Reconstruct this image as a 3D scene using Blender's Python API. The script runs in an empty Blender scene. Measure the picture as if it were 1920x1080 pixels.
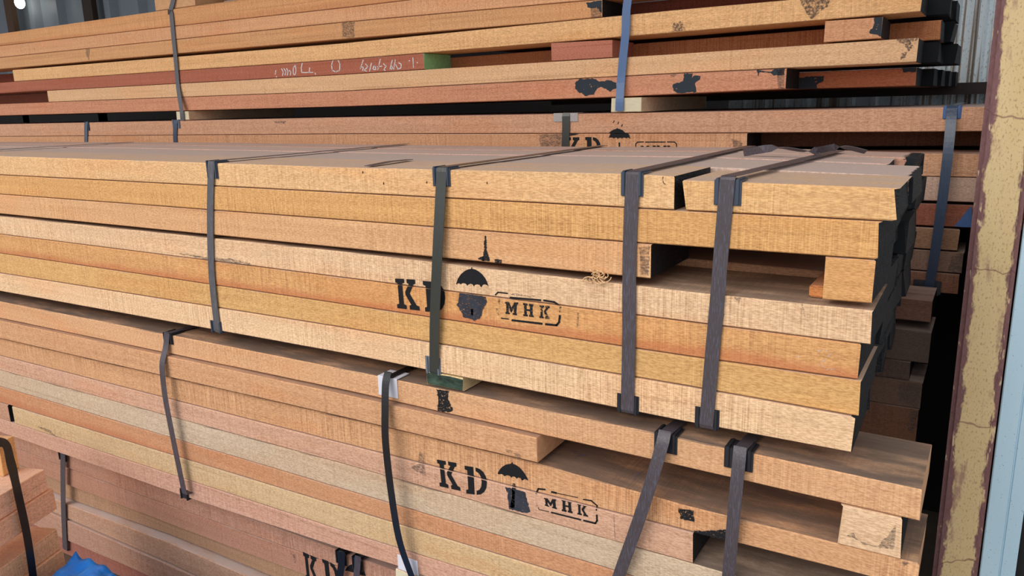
import bpy, bmesh, math, random
from mathutils import Vector, Matrix
random.seed(11)
C = bpy.context.scene.collection
sc = bpy.context.scene
H = 1.45                                   # eye height of the photographer, metres
F = 1452.0                                 # focal length in pixels of a 1920 wide picture
RIGHT = Vector((0.85265441, 0.52183053, -0.02594901))
UP = Vector((-0.09864839, 0.20956294, 0.97280618))
FWD = Vector((-0.51307792, 0.82690766, -0.2301625))

# ------------------------------------------------------------------ survey: photo point -> point on a real plane
def ray(px, py):
    return RIGHT*((px-960)/F) - UP*((py-540)/F) + FWD
def onY(px, py, d):
    r = ray(px, py); v = r*(d/r.y); return Vector((v.x, v.y, v.z+H))
def onZ(px, py, z):
    r = ray(px, py); v = r*((z-H)/r.z); return Vector((v.x, v.y, z))
def seam(pts, d):
    """height of a seam between boards as a function of x, on the plane y = d"""
    P = sorted(((onY(a, b, d).x, onY(a, b, d).z) for a, b in pts))
    def f(x):
        if len(P) == 1: return P[0][1]
        if x <= P[0][0] or x >= P[-1][0]:
            return (P[0] if x <= P[0][0] else P[-1])[1]
        for (xa, za), (xb, zb) in zip(P, P[1:]):
            if xa <= x <= xb:
                return za+(zb-za)*(x-xa)/(xb-xa)
    return f
def lin(c):
    return tuple(((v/255)/12.92 if v/255 <= .04045 else ((v/255+.055)/1.055)**2.4) for v in c)

# ------------------------------------------------------------------ materials
class NT:
    def __init__(s, name):
        s.m = bpy.data.materials.new(name); s.m.use_nodes = True
        s.t = s.m.node_tree; s.t.nodes.clear()
        s.out = s.n('ShaderNodeOutputMaterial')
        s.b = s.n('ShaderNodeBsdfPrincipled'); s.l(s.b.outputs[0], s.out.inputs[0])
    def n(s, k, **kw):
        o = s.t.nodes.new(k)
        for a, v in kw.items(): setattr(o, a, v)
        return o
    def l(s, a, b): s.t.links.new(a, b)
    def put(s, sock, v):
        if hasattr(v, 'links') or isinstance(v, bpy.types.NodeSocket): s.l(v, sock)
        else: sock.default_value = v
    def math(s, op, a, b=0.0, clamp=False):
        o = s.n('ShaderNodeMath', operation=op, use_clamp=clamp); s.put(o.inputs[0], a); s.put(o.inputs[1], b); return o.outputs[0]
    def mix(s, f, a, b, blend='MIX'):
        o = s.n('ShaderNodeMix', data_type='RGBA', blend_type=blend)
        s.put(o.inputs[0], f)
        for i, v in ((6, a), (7, b)):
            s.put(o.inputs[i], v if isinstance(v, bpy.types.NodeSocket) else tuple(v)+(1,) if len(v) == 3 else v)
        return o.outputs[2]
    def coord(s, rnd=True, kind='Object'):
        tc = s.n('ShaderNodeTexCoord').outputs[kind]
        if not rnd: return tc
        oi = s.n('ShaderNodeObjectInfo')
        v = s.n('ShaderNodeVectorMath', operation='SCALE'); v.inputs[0].default_value = (31.7, 17.3, 23.1); s.l(oi.outputs['Random'], v.inputs['Scale'])
        a = s.n('ShaderNodeVectorMath', operation='ADD'); s.l(tc, a.inputs[0]); s.l(v.outputs[0], a.inputs[1]); return a.outputs[0]
    def noise(s, vec, sc3, detail=2.0, rough=.5, dist=0.0):
        v = s.n('ShaderNodeVectorMath', operation='MULTIPLY'); s.l(vec, v.inputs[0]); v.inputs[1].default_value = sc3
        o = s.n('ShaderNodeTexNoise'); s.l(v.outputs[0], o.inputs['Vector'])
        o.inputs['Scale'].default_value = 1; o.inputs['Detail'].default_value = detail; o.inputs['Roughness'].default_value = rough; o.inputs['Distortion'].default_value = dist
        return o.outputs[0]
    def ramp(s, v, a, b):
        o = s.n('ShaderNodeMapRange', interpolation_type='SMOOTHSTEP'); s.put(o.inputs[0], v)
        o.inputs[1].default_value = a; o.inputs[2].default_value = b; return o.outputs[0]
    def bump(s, h, strength, dist):
        o = s.n('ShaderNodeBump'); o.inputs['Strength'].default_value = strength; o.inputs['Distance'].default_value = dist
        s.l(h, o.inputs['Height']); s.l(o.outputs[0], s.b.inputs['Normal'])
    def set(s, **kw):
        for k, v in kw.items(): s.put(s.b.inputs[k.replace('_', ' ')], v)
        return s.m
    def attr(s, name):
        o = s.n('ShaderNodeAttribute', attribute_type='OBJECT'); o.attribute_name = name; return o.outputs['Fac']

def wood_material():
    n = NT('rough_sawn_timber'); v = n.coord()
    oi = n.n('ShaderNodeObjectInfo')
    grain = n.noise(v, (2.2, 70, 90), 5, .6, .25)
    fleck = n.ramp(n.noise(v, (150, 620, 680), 2, .6), .28, .70)
    saw = n.noise(v, (430, 14, 12), 3, .55)
    saw2 = n.noise(v, (150, 5, 3), 1, .5)
    blotch = n.noise(v, (2.6, 9, 14), 3, .55)
    patch = n.noise(v, (4.5, 3, 3), 1)
    c = oi.outputs['Color']
    # heartwood: redder, paler and greyer drifts along the board
    c = n.mix(n.math('MULTIPLY', n.ramp(blotch, .48, .72), .34), c, n.mix(1.0, c, (1.05, .80, .62), 'MULTIPLY'))
    c = n.mix(n.math('MULTIPLY', n.ramp(blotch, .48, .28), .30), c, n.mix(1.0, c, (1.10, 1.10, 1.10), 'MULTIPLY'))
    k = n.math('MULTIPLY_ADD', n.math('SUBTRACT', grain, .5), .40); k.node.inputs[2].default_value = 1.0
    k = n.math('ADD', k, n.math('MULTIPLY', n.math('SUBTRACT', fleck, .46), .42))
    sw = n.math('MULTIPLY', n.math('SUBTRACT', saw, .5), n.math('MULTIPLY', n.ramp(patch, .30, .62), n.math('ADD', n.attr('saw'), .25)))
    k = n.math('ADD', k, n.math('MULTIPLY', sw, 1.25))
    k = n.math('SUBTRACT', k, n.math('MULTIPLY', n.ramp(saw2, .66, .74), .10))
    vein = n.ramp(n.noise(v, (1.1, 55, 75), 4, .6, .3), .60, .70)
    k = n.math('SUBTRACT', k, n.math('MULTIPLY', vein, .16))
    kk = n.n('ShaderNodeCombineColor'); n.l(n.math('POWER', k, .92), kk.inputs[0])
    n.l(n.math('POWER', k, 1.12), kk.inputs[1]); n.l(n.math('POWER', k, 1.26), kk.inputs[2])
    c = n.mix(1.0, c, kk.outputs[0], 'MULTIPLY')
    # red streak along one edge of some boards
    gz = n.n('ShaderNodeSeparateXYZ'); n.l(n.n('ShaderNodeTexCoord').outputs['Generated'], gz.inputs[0])
    wob = n.noise(v, (5, 1, 1), 3)
    m = n.ramp(n.math('ADD', gz.outputs[2], n.math('MULTIPLY', n.math('SUBTRACT', wob, .5), .55)), .42, .10)
    m = n.math('MULTIPLY', m, n.math('MULTIPLY', n.attr('streak'), n.math('ADD', grain, .3)))
    c = n.mix(m, c, lin((186, 92, 58)))
    # dust lying on faces that look up
    nz = n.n('ShaderNodeSeparateXYZ'); n.l(n.n('ShaderNodeNewGeometry').outputs['True Normal'], nz.inputs[0])
    dm = n.math('MULTIPLY', n.ramp(nz.outputs[2], .75, .95), n.math('MULTIPLY', n.ramp(n.noise(v, (9, 30, 30), 4, .65), .1, .6), n.attr('dust')))
    c = n.mix(dm, c, lin((200, 178, 168)))
    gm = n.math('MULTIPLY', n.ramp(nz.outputs[2], .75, .95), n.math('MULTIPLY', n.ramp(n.noise(v, (7, 26, 26), 4, .6), .15, .6), n.attr('grime_shade')))
    c = n.mix(gm, c, n.mix(grain, lin((96, 78, 68)), lin((134, 116, 104))))  # darkens up-facing tops: grey weathering plus painted shade under overhangs
    # end paint brushed a little way round onto the faces
    ox = n.n('ShaderNodeSeparateXYZ'); n.l(n.coord(False), ox.inputs[0])
    e = n.math('SUBTRACT', n.math('ADD', ox.outputs[0], n.attr('endpaint')), n.attr('half'))
    e = n.math('ADD', e, n.math('MULTIPLY', n.math('SUBTRACT', n.noise(v, (60, 60, 45), 4, .7), .5), n.math('MULTIPLY', n.attr('endpaint'), 2.4)))
    pm = n.math('MULTIPLY', n.ramp(e, 0.0, .0035), n.math('GREATER_THAN', n.attr('endpaint'), .0001))
    c = n.mix(pm, c, (.014, .016, .019))
    h = n.math('ADD', n.math('MULTIPLY', saw, .8), n.math('MULTIPLY', fleck, .5))
    n.bump(h, .35, .0012)
    return n.set(Base_Color=c, Roughness=.82, Specular_IOR_Level=.18)
def endgrain(name, col, spread=.35, rough=.8):
    n = NT(name); v = n.coord()
    g = n.noise(v, (40, 90, 90), 4, .65)
    oi = n.n('ShaderNodeObjectInfo')
    base = n.mix(0.0 if col else 1.0, col or (1, 1, 1), oi.outputs['Color'])
    k = n.math('ADD', n.math('MULTIPLY', n.math('SUBTRACT', g, .5), spread*2), 1.0)
    kk = n.n('ShaderNodeCombineColor'); [n.l(k, i) for i in kk.inputs[:3]]
    c = n.mix(1.0, base, kk.outputs[0], 'MULTIPLY')
    n.bump(g, .5, .003)
    return n.set(Base_Color=c, Roughness=rough, Specular_IOR_Level=.3)
def black_end():
    n = NT('black_end_paint'); v = n.coord()
    g = n.noise(v, (60, 45, 160), 4, .7)
    s = n.ramp(n.noise(v, (30, 25, 120), 3, .6), .64, .72)
    c = n.mix(n.math('MULTIPLY', s, .5), (.011, .012, .015), (.075, .075, .08))
    n.bump(g, .9, .006)
    return n.set(Base_Color=c, Roughness=.62, Specular_IOR_Level=.3)
def worn(name, col, lo, hi, scale=(260, 260, 260), rough=.7, strength=1.0, tint=None):
    """paint lying on the wood, rubbed through where the noise is low"""
    n = NT(name); v = n.coord()
    a = n.noise(v, scale, 4, .65)
    al = n.math('MULTIPLY', n.ramp(a, lo, hi), strength)
    c = col if tint is None else n.mix(n.noise(v, (60, 60, 60), 2), col, tint)
    n.set(Roughness=rough, Specular_IOR_Level=.3, Alpha=al)
    n.put(n.b.inputs['Base Color'], c if isinstance(c, bpy.types.NodeSocket) else tuple(c)+(1,))
    return n.m
def strap_mat(name, col, scratch, amount, rough):
    n = NT(name); v = n.coord()
    a = n.noise(v, (900, 900, 60), 4, .7)
    b = n.noise(v, (220, 220, 25), 3, .7)
    c = n.mix(n.math('MULTIPLY', n.ramp(a, .5, .64), amount), col, scratch)
    n.bump(b, .25, .0015)
    return n.set(Base_Color=c, Roughness=rough, Specular_IOR_Level=.5)
def plain(name, col, rough=.6, spec=.4, var=.15, scale=30, metal=0):
    n = NT(name); v = n.coord()
    g = n.noise(v, (scale,)*3, 4, .6)
    c = n.mix(g, tuple(x*(1-var) for x in col), tuple(min(1, x*(1+var)) for x in col))
    return n.set(Base_Color=c, Roughness=rough, Specular_IOR_Level=spec, Metallic=metal)

WOOD = wood_material()
END_RAW = endgrain('raw_end_grain', None, .3)
END_BLACK = black_end()
END_GREEN = endgrain('green_end_paint', lin((152, 205, 140)), .3)
END_PALE = endgrain('pale_end_grain', lin((226, 214, 182)), .12)
END_TEAL = endgrain('dark_teal_end_paint', lin((54, 72, 60)), 1.7, .5)
INK = worn('stencil_ink', (.008, .008, .010), .22, .34, (330, 330, 330))
INK_WORN = worn('rubbed_stencil_ink', (.010, .011, .014), .34, .46, (300, 300, 420))
INK_FAINT = worn('faint_stencil_ink', (.02, .02, .024), .46, .62, (300, 300, 420), strength=.75)
SMUDGE = worn('smudged_blue_black_ink', (.016, .019, .028), .30, .47, (300, 300, 700), tint=(.05, .056, .078))
PAINT = worn('black_blue_paint_splash', (.022, .030, .040), .30, .38, (110, 110, 110), tint=(.03, .042, .055))
PAINT_WORN = worn('rubbed_dark_paint', (.06, .05, .05), .36, .60, (210, 210, 210), strength=.75, tint=(.19, .12, .09))
GREY_STAIN = worn('grey_stain', (.10, .085, .08), .30, .75, (160, 160, 420), strength=.75)
CHALK = worn('white_chalk', (.80, .76, .74), .34, .50, (420, 420, 420), .9)
CHALK_FAINT = worn('faint_chalk', (.75, .66, .62), .45, .65, (420, 420, 420), .9, .7)
PEN = worn('blue_pen', (.12, .13, .35), .40, .60, (420, 420, 420), .9, .6)
S_WORN = strap_mat('worn_purple_brown_strap', lin((76, 67, 70)), lin((108, 114, 138)), .45, .42)
S_GREY = strap_mat('worn_grey_strap', lin((84, 82, 86)), lin((120, 122, 128)), .6, .42)
S_BLACK = strap_mat('glossy_black_strap', (.012, .012, .014), (.03, .03, .034), .3, .27)
S_OLIVE = strap_mat('dark_olive_strap', lin((60, 62, 58)), lin((80, 80, 72)), .3, .26)
S_BLUE = strap_mat('blue_strap', lin((78, 108, 152)), lin((98, 126, 166)), .3, .4)
S_BLUEBLACK = strap_mat('blue_black_strap', lin((52, 66, 88)), lin((70, 90, 120)), .4, .28)
PLASTIC_DARK = plain('dark_slate_plastic', lin((62, 72, 88)), .38, .5, .25)
PLASTIC_BLACK = plain('black_plastic', lin((40, 42, 48)), .35, .5, .2)
PLASTIC_GREY = plain('grey_plastic', lin((112, 118, 128)), .5, .4)
PLASTIC_WHITE = plain('white_plastic', lin((226, 226, 236)), .45, .4, .05)
PLASTIC_BLUE = plain('blue_plastic', lin((66, 98, 150)), .4, .5)
PLASTIC_STAMPED = plain('pale_stamped_plastic', lin((176, 168, 164)), .6, .3, .3, 260)

# ------------------------------------------------------------------ object helpers
def link(name, me, loc=(0, 0, 0), parent=None):
    o = bpy.data.objects.new(name, me); C.objects.link(o)
    o.location = loc
    if parent is not None: o.parent = parent
    return o
def tag(o, label, cat, group=None, kind=None):
    if label: o['label'] = label
    if cat: o['category'] = cat
    if group: o['group'] = group
    if kind: o['kind'] = kind
    return o
def bm_obj(name, bm, mats, loc=(0, 0, 0), parent=None, smooth=False):
    me = bpy.data.meshes.new(name)
    bmesh.ops.recalc_face_normals(bm, faces=bm.faces)
    bm.to_mesh(me); bm.free()
    for m in (mats if isinstance(mats, (list, tuple)) else [mats]): me.materials.append(m)
    if smooth:
        for p in me.polygons: p.use_smooth = True
    return link(name, me, loc, parent)
def add_box(bm, x0, x1, y0, y1, z0, z1, bev=0.0):
    r = bmesh.ops.create_cube(bm, size=1.0)
    for v in r['verts']:
        v.co = Vector((x0 if v.co.x < 0 else x1, y0 if v.co.y < 0 else y1, z0 if v.co.z < 0 else z1))
    if bev:
        es = {e for v in r['verts'] for e in v.link_edges}
        bmesh.ops.bevel(bm, geom=list(es), offset=bev, segments=2, affect='EDGES')

INFO = {}
def board(label, d, top, bot, x0, x1, col, w=.145, endL='raw', endR='raw', group=None, name='timber_board', saw=.5, streak=0.0, dust=.7, gap=.0008, rag=.0012, cat='timber', slant=0.0, endpaint=0.0, grime_shade=0.0):
    """one sawn board lying along x with its front face on the plane y = d; top and bot are heights as functions of x"""
    if isinstance(top, list): top = seam(top, d)
    if isinstance(bot, list): bot = seam(bot, d)
    d += random.uniform(-.0013, .0013)
    if isinstance(x0, tuple): x0 = onY(*x0, d).x
    if isinstance(x1, tuple): x1 = onY(*x1, d).x
    L = x1-x0; n = max(3, min(110, int(L/.045)))
    cx = (x0+x1)/2; cz = (top(cx)+bot(cx))/2; cy = d+w/2
    c = .0016; R = lambda s: random.uniform(-s, s)
    bm = bmesh.new(); rings = []
    for i in range(n+1):
        x = x0+L*i/n; zt = top(x)-gap; zb = bot(x)+gap
        j = .0006
        a = d+R(.0004)
        pr = [(a, zb+c+R(j)*.5), (a, zt-c+R(j)), (d+c+abs(R(j)), zt), (d+w-c, zt), (d+w, zt-c), (d+w, zb+c), (d+w-c, zb), (d+c+abs(R(j)), zb)]
        end = i in (0, n)
        sl = slant if i == n else 0
        rings.append([bm.verts.new((x-cx+(R(rag) if end else 0)+sl*(y-d), y-cy, z-cz)) for y, z in pr])
    for a, b in zip(rings, rings[1:]):
        for k in range(8): bm.faces.new((a[k], a[(k+1) % 8], b[(k+1) % 8], b[k])).material_index = 0
    fl = bm.faces.new(rings[0]); fr = bm.faces.new(rings[-1][::-1])
    kinds = {'raw': END_RAW, 'black': END_BLACK, 'green': END_GREEN, 'pale': END_PALE, 'teal': END_TEAL}
    fl.material_index = 1; fr.material_index = 2
    o = bm_obj(name, bm, [WOOD, kinds[endL], kinds[endR]], (cx, cy, cz))
    o.color = lin((col[0], col[1]*.983, col[2]*1.01))+(1,)
    o['saw'] = float(saw); o['streak'] = float(streak); o['dust'] = float(dust); o['half'] = L/2; o['endpaint'] = float(endpaint); o['grime_shade'] = float(grime_shade)
    tag(o, label, cat, group)
    INFO[o.name] = dict(d=d, top=top, bot=bot, x0=x0, x1=x1, c=Vector((cx, cy, cz)))
    return o

def mark(boards, polys, mat, name='stencil_mark', label=None, off=.0006):
    """flat painted shapes on the front faces of boards: photo outlines laid on each board's own face and cut at its edges"""
    if name not in ('stencil_mark', 'chalk_writing', 'chalk_mark') and len(polys) > 1:
        for p in polys: mark(boards, [p], mat, name, label, off)
        return
    for o in (boards if isinstance(boards, (list, tuple)) else [boards]):
        q = INFO[o.name]; d = q['d']-off; bm = bmesh.new()
        for pl in polys:
            vs = []
            for p in pl:
                w = onY(p[0], p[1], d)
                vs.append(bm.verts.new(w-q['c']))
            try: bm.faces.new(vs).normal_update()
            except ValueError: pass
        bmesh.ops.triangulate(bm, faces=bm.faces[:])
        xs = [v.co.x for v in bm.verts]; xa, xb = min(xs)+q['c'].x, max(xs)+q['c'].x
        for f, keep in ((q['top'], -1), (q['bot'], 1)):
            za, zb = f(xa), f(xb+1e-4)
            t = Vector((xb+1e-4-xa, 0, zb-za)).normalized(); nrm = Vector((-t.z, 0, t.x))
            bmesh.ops.bisect_plane(bm, geom=bm.verts[:]+bm.edges[:]+bm.faces[:], plane_co=Vector((xa, d, za))-q['c']+nrm*(.0006*keep), plane_no=nrm, clear_outer=keep < 0, clear_inner=keep > 0)
        if q['x1'] < xb:
            bmesh.ops.bisect_plane(bm, geom=bm.verts[:]+bm.edges[:]+bm.faces[:], plane_co=Vector((q['x1']-.001, d, 0))-q['c'], plane_no=(1, 0, 0), clear_outer=True)
        if not bm.faces: bm.free(); continue
        me = bpy.data.meshes.new(name); bm.to_mesh(me); bm.free(); me.materials.append(mat)
        m = link(name, me, (0, 0, 0), o)
        if label: m['label'] = label
def jag(poly, amt=2.0, step=5.0):
    """roughen an outline so that it reads as brushed paint"""
    out = []
    for (xa, ya), (xb, yb) in zip(poly, poly[1:]+poly[:1]):
        k = max(1, int(math.hypot(xb-xa, yb-ya)/step))
        for i in range(k):
            t = i/k; out.append((xa+(xb-xa)*t+random.uniform(-amt, amt), ya+(yb-ya)*t+random.uniform(-amt, amt)))
    return out
def zoomed(ox, oy, s, pts): return [(ox+u/s, oy+v/s) for u, v in pts]
def stroke(pts, w):
    """outline quads of a drawn line"""
    out = []
    for (xa, ya), (xb, yb) in zip(pts, pts[1:]):
        L = math.hypot(xb-xa, yb-ya) or 1; ux, uy = (xb-xa)/L*w*.3, (yb-ya)/L*w*.3; nx, ny = -(yb-ya)/L*w/2, (xb-xa)/L*w/2
        out.append([(xa-ux+nx, ya-uy+ny), (xb+ux+nx, yb+uy+ny), (xb+ux-nx, yb+uy-ny), (xa-ux-nx, ya-uy-ny)])
    return out
GL = {
 'K': [[(0,0),(.42,0),(.42,.13),(.31,.16),(.31,.84),(.42,.87),(.42,1),(0,1),(0,.87),(.10,.84),(.10,.16),(0,.13)],
       [(.53,0),(.93,0),(.93,.13),(.83,.17),(.62,.47),(.88,.84),(1,.87),(1,1),(.56,1),(.56,.87),(.64,.84),(.42,.52),(.42,.42),(.62,.16),(.53,.13)]],
 'D': [[(0,0),(.40,0),(.40,1),(0,1),(0,.87),(.11,.84),(.11,.16),(0,.13)],
       [(.50,0),(.70,.04),(.86,.14),(.97,.30),(1,.5),(.97,.70),(.86,.86),(.70,.96),(.50,1),(.50,.86),(.64,.80),(.73,.68),(.76,.5),(.73,.32),(.64,.20),(.50,.14)]],
 'M': [[(0,0),(.30,0),(.50,.45),(.70,0),(1,0),(1,.14),(.93,.17),(.93,.83),(1,.86),(1,1),(.62,1),(.62,.86),(.70,.83),(.70,.42),(.53,.82),(.46,.82),(.27,.42),(.27,.83),(.36,.86),(.36,1),(0,1),(0,.86),(.08,.83),(.08,.17),(0,.14)]],
 'H': [[(0,0),(.44,0),(.44,.14),(.35,.17),(.35,.83),(.44,.86),(.44,1),(0,1),(0,.86),(.09,.83),(.09,.17),(0,.14)],
       [(.56,0),(1,0),(1,.14),(.91,.17),(.91,.83),(1,.86),(1,1),(.56,1),(.56,.86),(.65,.83),(.65,.17),(.56,.14)],
       [(.35,.43),(.65,.43),(.65,.57),(.35,.57)]]}
def letter(ch, tl, tr, br, bl):
    out = []
    for pl in GL[ch]:
        q = []
        for u, v in pl:
            a = (tl[0]+(tr[0]-tl[0])*u, tl[1]+(tr[1]-tl[1])*u); b = (bl[0]+(br[0]-bl[0])*u, bl[1]+(br[1]-bl[1])*u)
            q.append((a[0]+(b[0]-a[0])*v, a[1]+(b[1]-a[1])*v))
        out.append(q)
    return out

def strap(label, path, width, mat, t=.0009, group=None):
    """a flat band with real thickness along a path of world points, its width along x"""
    bm = bmesh.new(); secs = []
    o0 = path[len(path)//2].copy(); N = len(path)
    for i, p in enumerate(path):
        a = path[max(0, i-1)]; b = path[min(N-1, i+1)]
        T = (b-a).normalized(); W = Vector((1, 0, 0)); W = (W-T*W.dot(T)).normalized(); n = T.cross(W)
        secs.append([bm.verts.new(p-o0+W*(sx*width/2)+n*(sn*t/2)) for sx, sn in ((-1, -1), (1, -1), (1, 1), (-1, 1))])
    for a, b in zip(secs, secs[1:]):
        for k in range(4): bm.faces.new((a[k], a[(k+1) % 4], b[(k+1) % 4], b[k]))
    bm.faces.new(secs[0]); bm.faces.new(secs[-1][::-1])
    return tag(bm_obj('strapping_band', bm, mat, o0), label, 'strap', group)
def smoothpath(pts, n=6):
    out = []
    for i in range(len(pts)-1):
        p0 = pts[max(0, i-1)]; p1 = pts[i]; p2 = pts[i+1]; p3 = pts[min(len(pts)-1, i+2)]
        for k in range(n):
            t = k/n
            out.append(.5*((2*p1)+(p2-p0)*t+(2*p0-5*p1+4*p2-p3)*t*t+(3*p1-p0-3*p2+p3)*t**3))
    return out+[pts[-1]]
def wrap(d, ztop, zbot, front, back_y=None, back_x=0.0, off=.0036, bow=0.0, under=.12, smooth=True, off2=None):
    """band path: across the top, over the front edge, down the face and in underneath"""
    n = len(front); f = []
    for i, (px, py) in enumerate(front):
        s = math.sin(math.pi*i/(n-1)) if n > 1 else 0
        f.append(onY(px, py, d-(off if off2 is None or i < 2 else off2)-bow*s))
    f = smoothpath(f) if smooth and n > 2 else f
    path = []
    if back_y is not None:
        xt = f[0].x
        z = ztop+.0036
        path += [Vector((xt+back_x, back_y, z)), Vector((xt+back_x*.5, (back_y+d)/2, z)), Vector((xt+back_x*.06, d+.03, z)), Vector((xt, d+.004, z)), Vector((xt, d-off*.4, z-.0012))]
    path += f
    if under:
        b = f[-1]; z = (zbot if zbot is not None else b.z)-.0036
        path += [Vector((b.x, d-off*.5, z+.0008)), Vector((b.x, d+.004, z)), Vector((b.x, d+under, z))]
    return path

def protector(label, x, d, z, down=1, w=.037, h=.026, dep=.03, mat=None, rib=True, tilt=0.0, group='strap edge protectors'):
    """L-shaped corner guard: down=1 sits on a top front edge, down=-1 under a bottom front edge"""
    bm = bmesh.new(); s = down; t = .0019
    add_box(bm, -w/2, w/2, -t-.0003, -.0003, *(sorted((s*t, -s*h))), bev=.0005)
    add_box(bm, -w/2, w/2, -t, dep, *(sorted((s*.0003, s*(t+.0003)))), bev=.0005)
    o = bm_obj('edge_protector', bm, mat or PLASTIC_DARK, (x, d, z))
    o.rotation_euler = (0, tilt, 0)
    if rib:
        for k in (-1, 1):
            bm = bmesh.new(); a, b = sorted((k*w*.31, k*w*.43))
            add_box(bm, a, b, -t-.0026, -t-.0002, *(sorted((s*(t+.002), -s*h*.97))), bev=.0008)
            add_box(bm, a, b, -t-.0026, dep*.95, *(sorted((s*(t+.0004), s*(t+.0026)))), bev=.0008)
            bm_obj('ridge', bm, mat or PLASTIC_DARK, (0, 0, 0), o)
    return tag(o, label, 'edge protector', group)

# ================================================================== MIDDLE PILE (two boards in from the top carry the stencil)
dC = 1.037
XL = -3.55
cs = [[(0,292),(640,313),(1173,325),(1678,352)], [(0,328),(640,361),(1187,390),(1678,416)], [(0,364),(640,412),(1280,462),(1640,487)], [(0,401),(640,465),(1216,523),(1640,570)],
      [(0,439),(640,520),(1280,602),(1630,647)], [(0,475),(640,570),(1280,667),(1610,713)], [(0,512),(640,614),(1280,723),(1613,783)], [(0,546),(640,662),(1280,790),(1595,849)]]
cS = [seam(p, dC) for p in cs]
c4top = seam([(0,405),(640,471),(1280,545),(1640,582)], dC)
G_C = 'boards of the middle strapped pile'
cb = {}
cb[1] = board('long yellow-tan board, top front of the middle pile, under four straps', dC, cS[0], cS[1], XL, (1263,360), (226,184,130), endR='black', group=G_C, w=.166, saw=.35)
cb['1r'] = board('shorter yellow-tan board at the right end of the middle pile top, under the rightmost strap', dC, [(1285,337),(1678,352)], cS[1], (1284,370), (1678,384), (222,178,120), endL='black', endR='black', group=G_C, w=.166, saw=.4, rag=.004)
cb[2] = board('orange-tan board directly below the top board of the middle pile', dC, cS[1], cS[2], XL-.02, (1648,455), (216,166,104), endR='black', group=G_C, w=.166, saw=.6, rag=.003)
cb[3] = board('tan board of the middle pile stopping short in a black end beside a strap', dC, cS[2], cS[3], XL+.03, (1220,500), (218,172,122), endR='black', group=G_C, w=.166, saw=.6)
cb['3b'] = board('short square block of tan wood filling the right end of the middle pile', dC, cS[2], [(1545,563),(1640,571)], (1548,520), (1640,525), (216,164,104), endR='black', group=G_C, w=.166, saw=.2, rag=.003)
cb[4] = board('pale cream board of the middle pile carrying the upper half of the stencilled umbrella', dC, c4top, cS[4], XL-.05, (1634,612), (226,190,146), endR='black', group=G_C, w=.166, saw=.7, rag=.002, dust=.3, grime_shade=.75)
cb[5] = board('orange board with red lower edge and lower half of the stencil, middle pile', dC, cS[4], cS[5], XL+.01, (1611,680), (214,162,104), endR='black', group=G_C, w=.166, streak=.55, saw=.6)
cb[6] = board('honey-coloured board above the bottom board of the middle pile', dC, cS[5], cS[6], XL-.03, (1611,748), (214,170,108), endR='black', group=G_C, w=.166, saw=.5)
cb[7] = board('pale cream bottom board of the middle pile', dC, cS[6], cS[7], XL, (1597,815), (230,194,148), endR='black', group=G_C, w=.166, saw=.9, rag=.003)
ztC = cS[0](-.6)
# rows further in
yc = [1.037, 1.205, 1.385, 1.525, 1.66]
flat = lambda f, x=-.5, dz=0.0: (lambda q: f(q)+dz)
board('greyish dusty board in the top layer of the middle pile, second row from the front', yc[1]+.001, flat(cS[0], dz=-.0005), cS[1], XL, (1712,306), (206,180,158), w=yc[2]-yc[1]-.003, endR='black', group=G_C, dust=1.0, rag=.006, endpaint=.006)
board('pinkish dusty board in the top layer of the middle pile, third row from the front', yc[2]+.001, flat(cS[0], dz=.0005), cS[1], XL, -.145, (206,168,146), w=yc[3]-yc[2]-.003, endR='black', group=G_C, dust=.9, rag=.004)
board('brown dusty board along the far top edge of the middle pile', yc[3]+.001, flat(cS[0], dz=.0015), cS[1], XL, -.115, (190,146,120), w=yc[4]-yc[3]-.003, endR='black', group=G_C, dust=.8, rag=.008, endpaint=.02)
ends = {}
for L in range(1, 7):
    for k in (1, 2, 3):
        zt, zb = cS[L], cS[L+1]
        if L == 2 and k == 1: continue
        xe = (-.113, -.113, -.113, -.117, -.119, -.122, -.124)[L]+random.uniform(-.006, .006)
        board('rough board deep in the middle pile, only its black-painted right end showing', yc[k]+.002, zt, zb, XL+random.uniform(0, .1), xe, (196,150,110), w=yc[k+1]-yc[k]-.005, endR='black', group='inner boards of the middle pile', rag=.005, slant=random.uniform(-.04, .03), endpaint=.05)
board('brown inner board seen through the open slot of the middle pile', 1.215, cS[2], flat(cS[2], dz=-.030), XL, -.12, (200,146,96), w=.165, endR='black', group=None)
# sticker lying in the slot
st = bmesh.new(); p = onY(1536, 555, 1.075); zs = c4top(p.x)
add_box(st, p.x-.013, p.x+.009, 1.072, 1.19, zs+.0005, zs+.017, .002)
bm = st; me = bpy.data.meshes.new('wood_stick'); bm.to_mesh(me); bm.free(); me.materials.append(WOOD)
o = link('wood_stick', me); o.color = lin((206, 138, 84))+(1,); o['saw'] = .1; o['streak'] = 0.0; o['dust'] = .3
tag(o, 'thin orange stick poking out beside the square block in the slot', 'stick')

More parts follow.
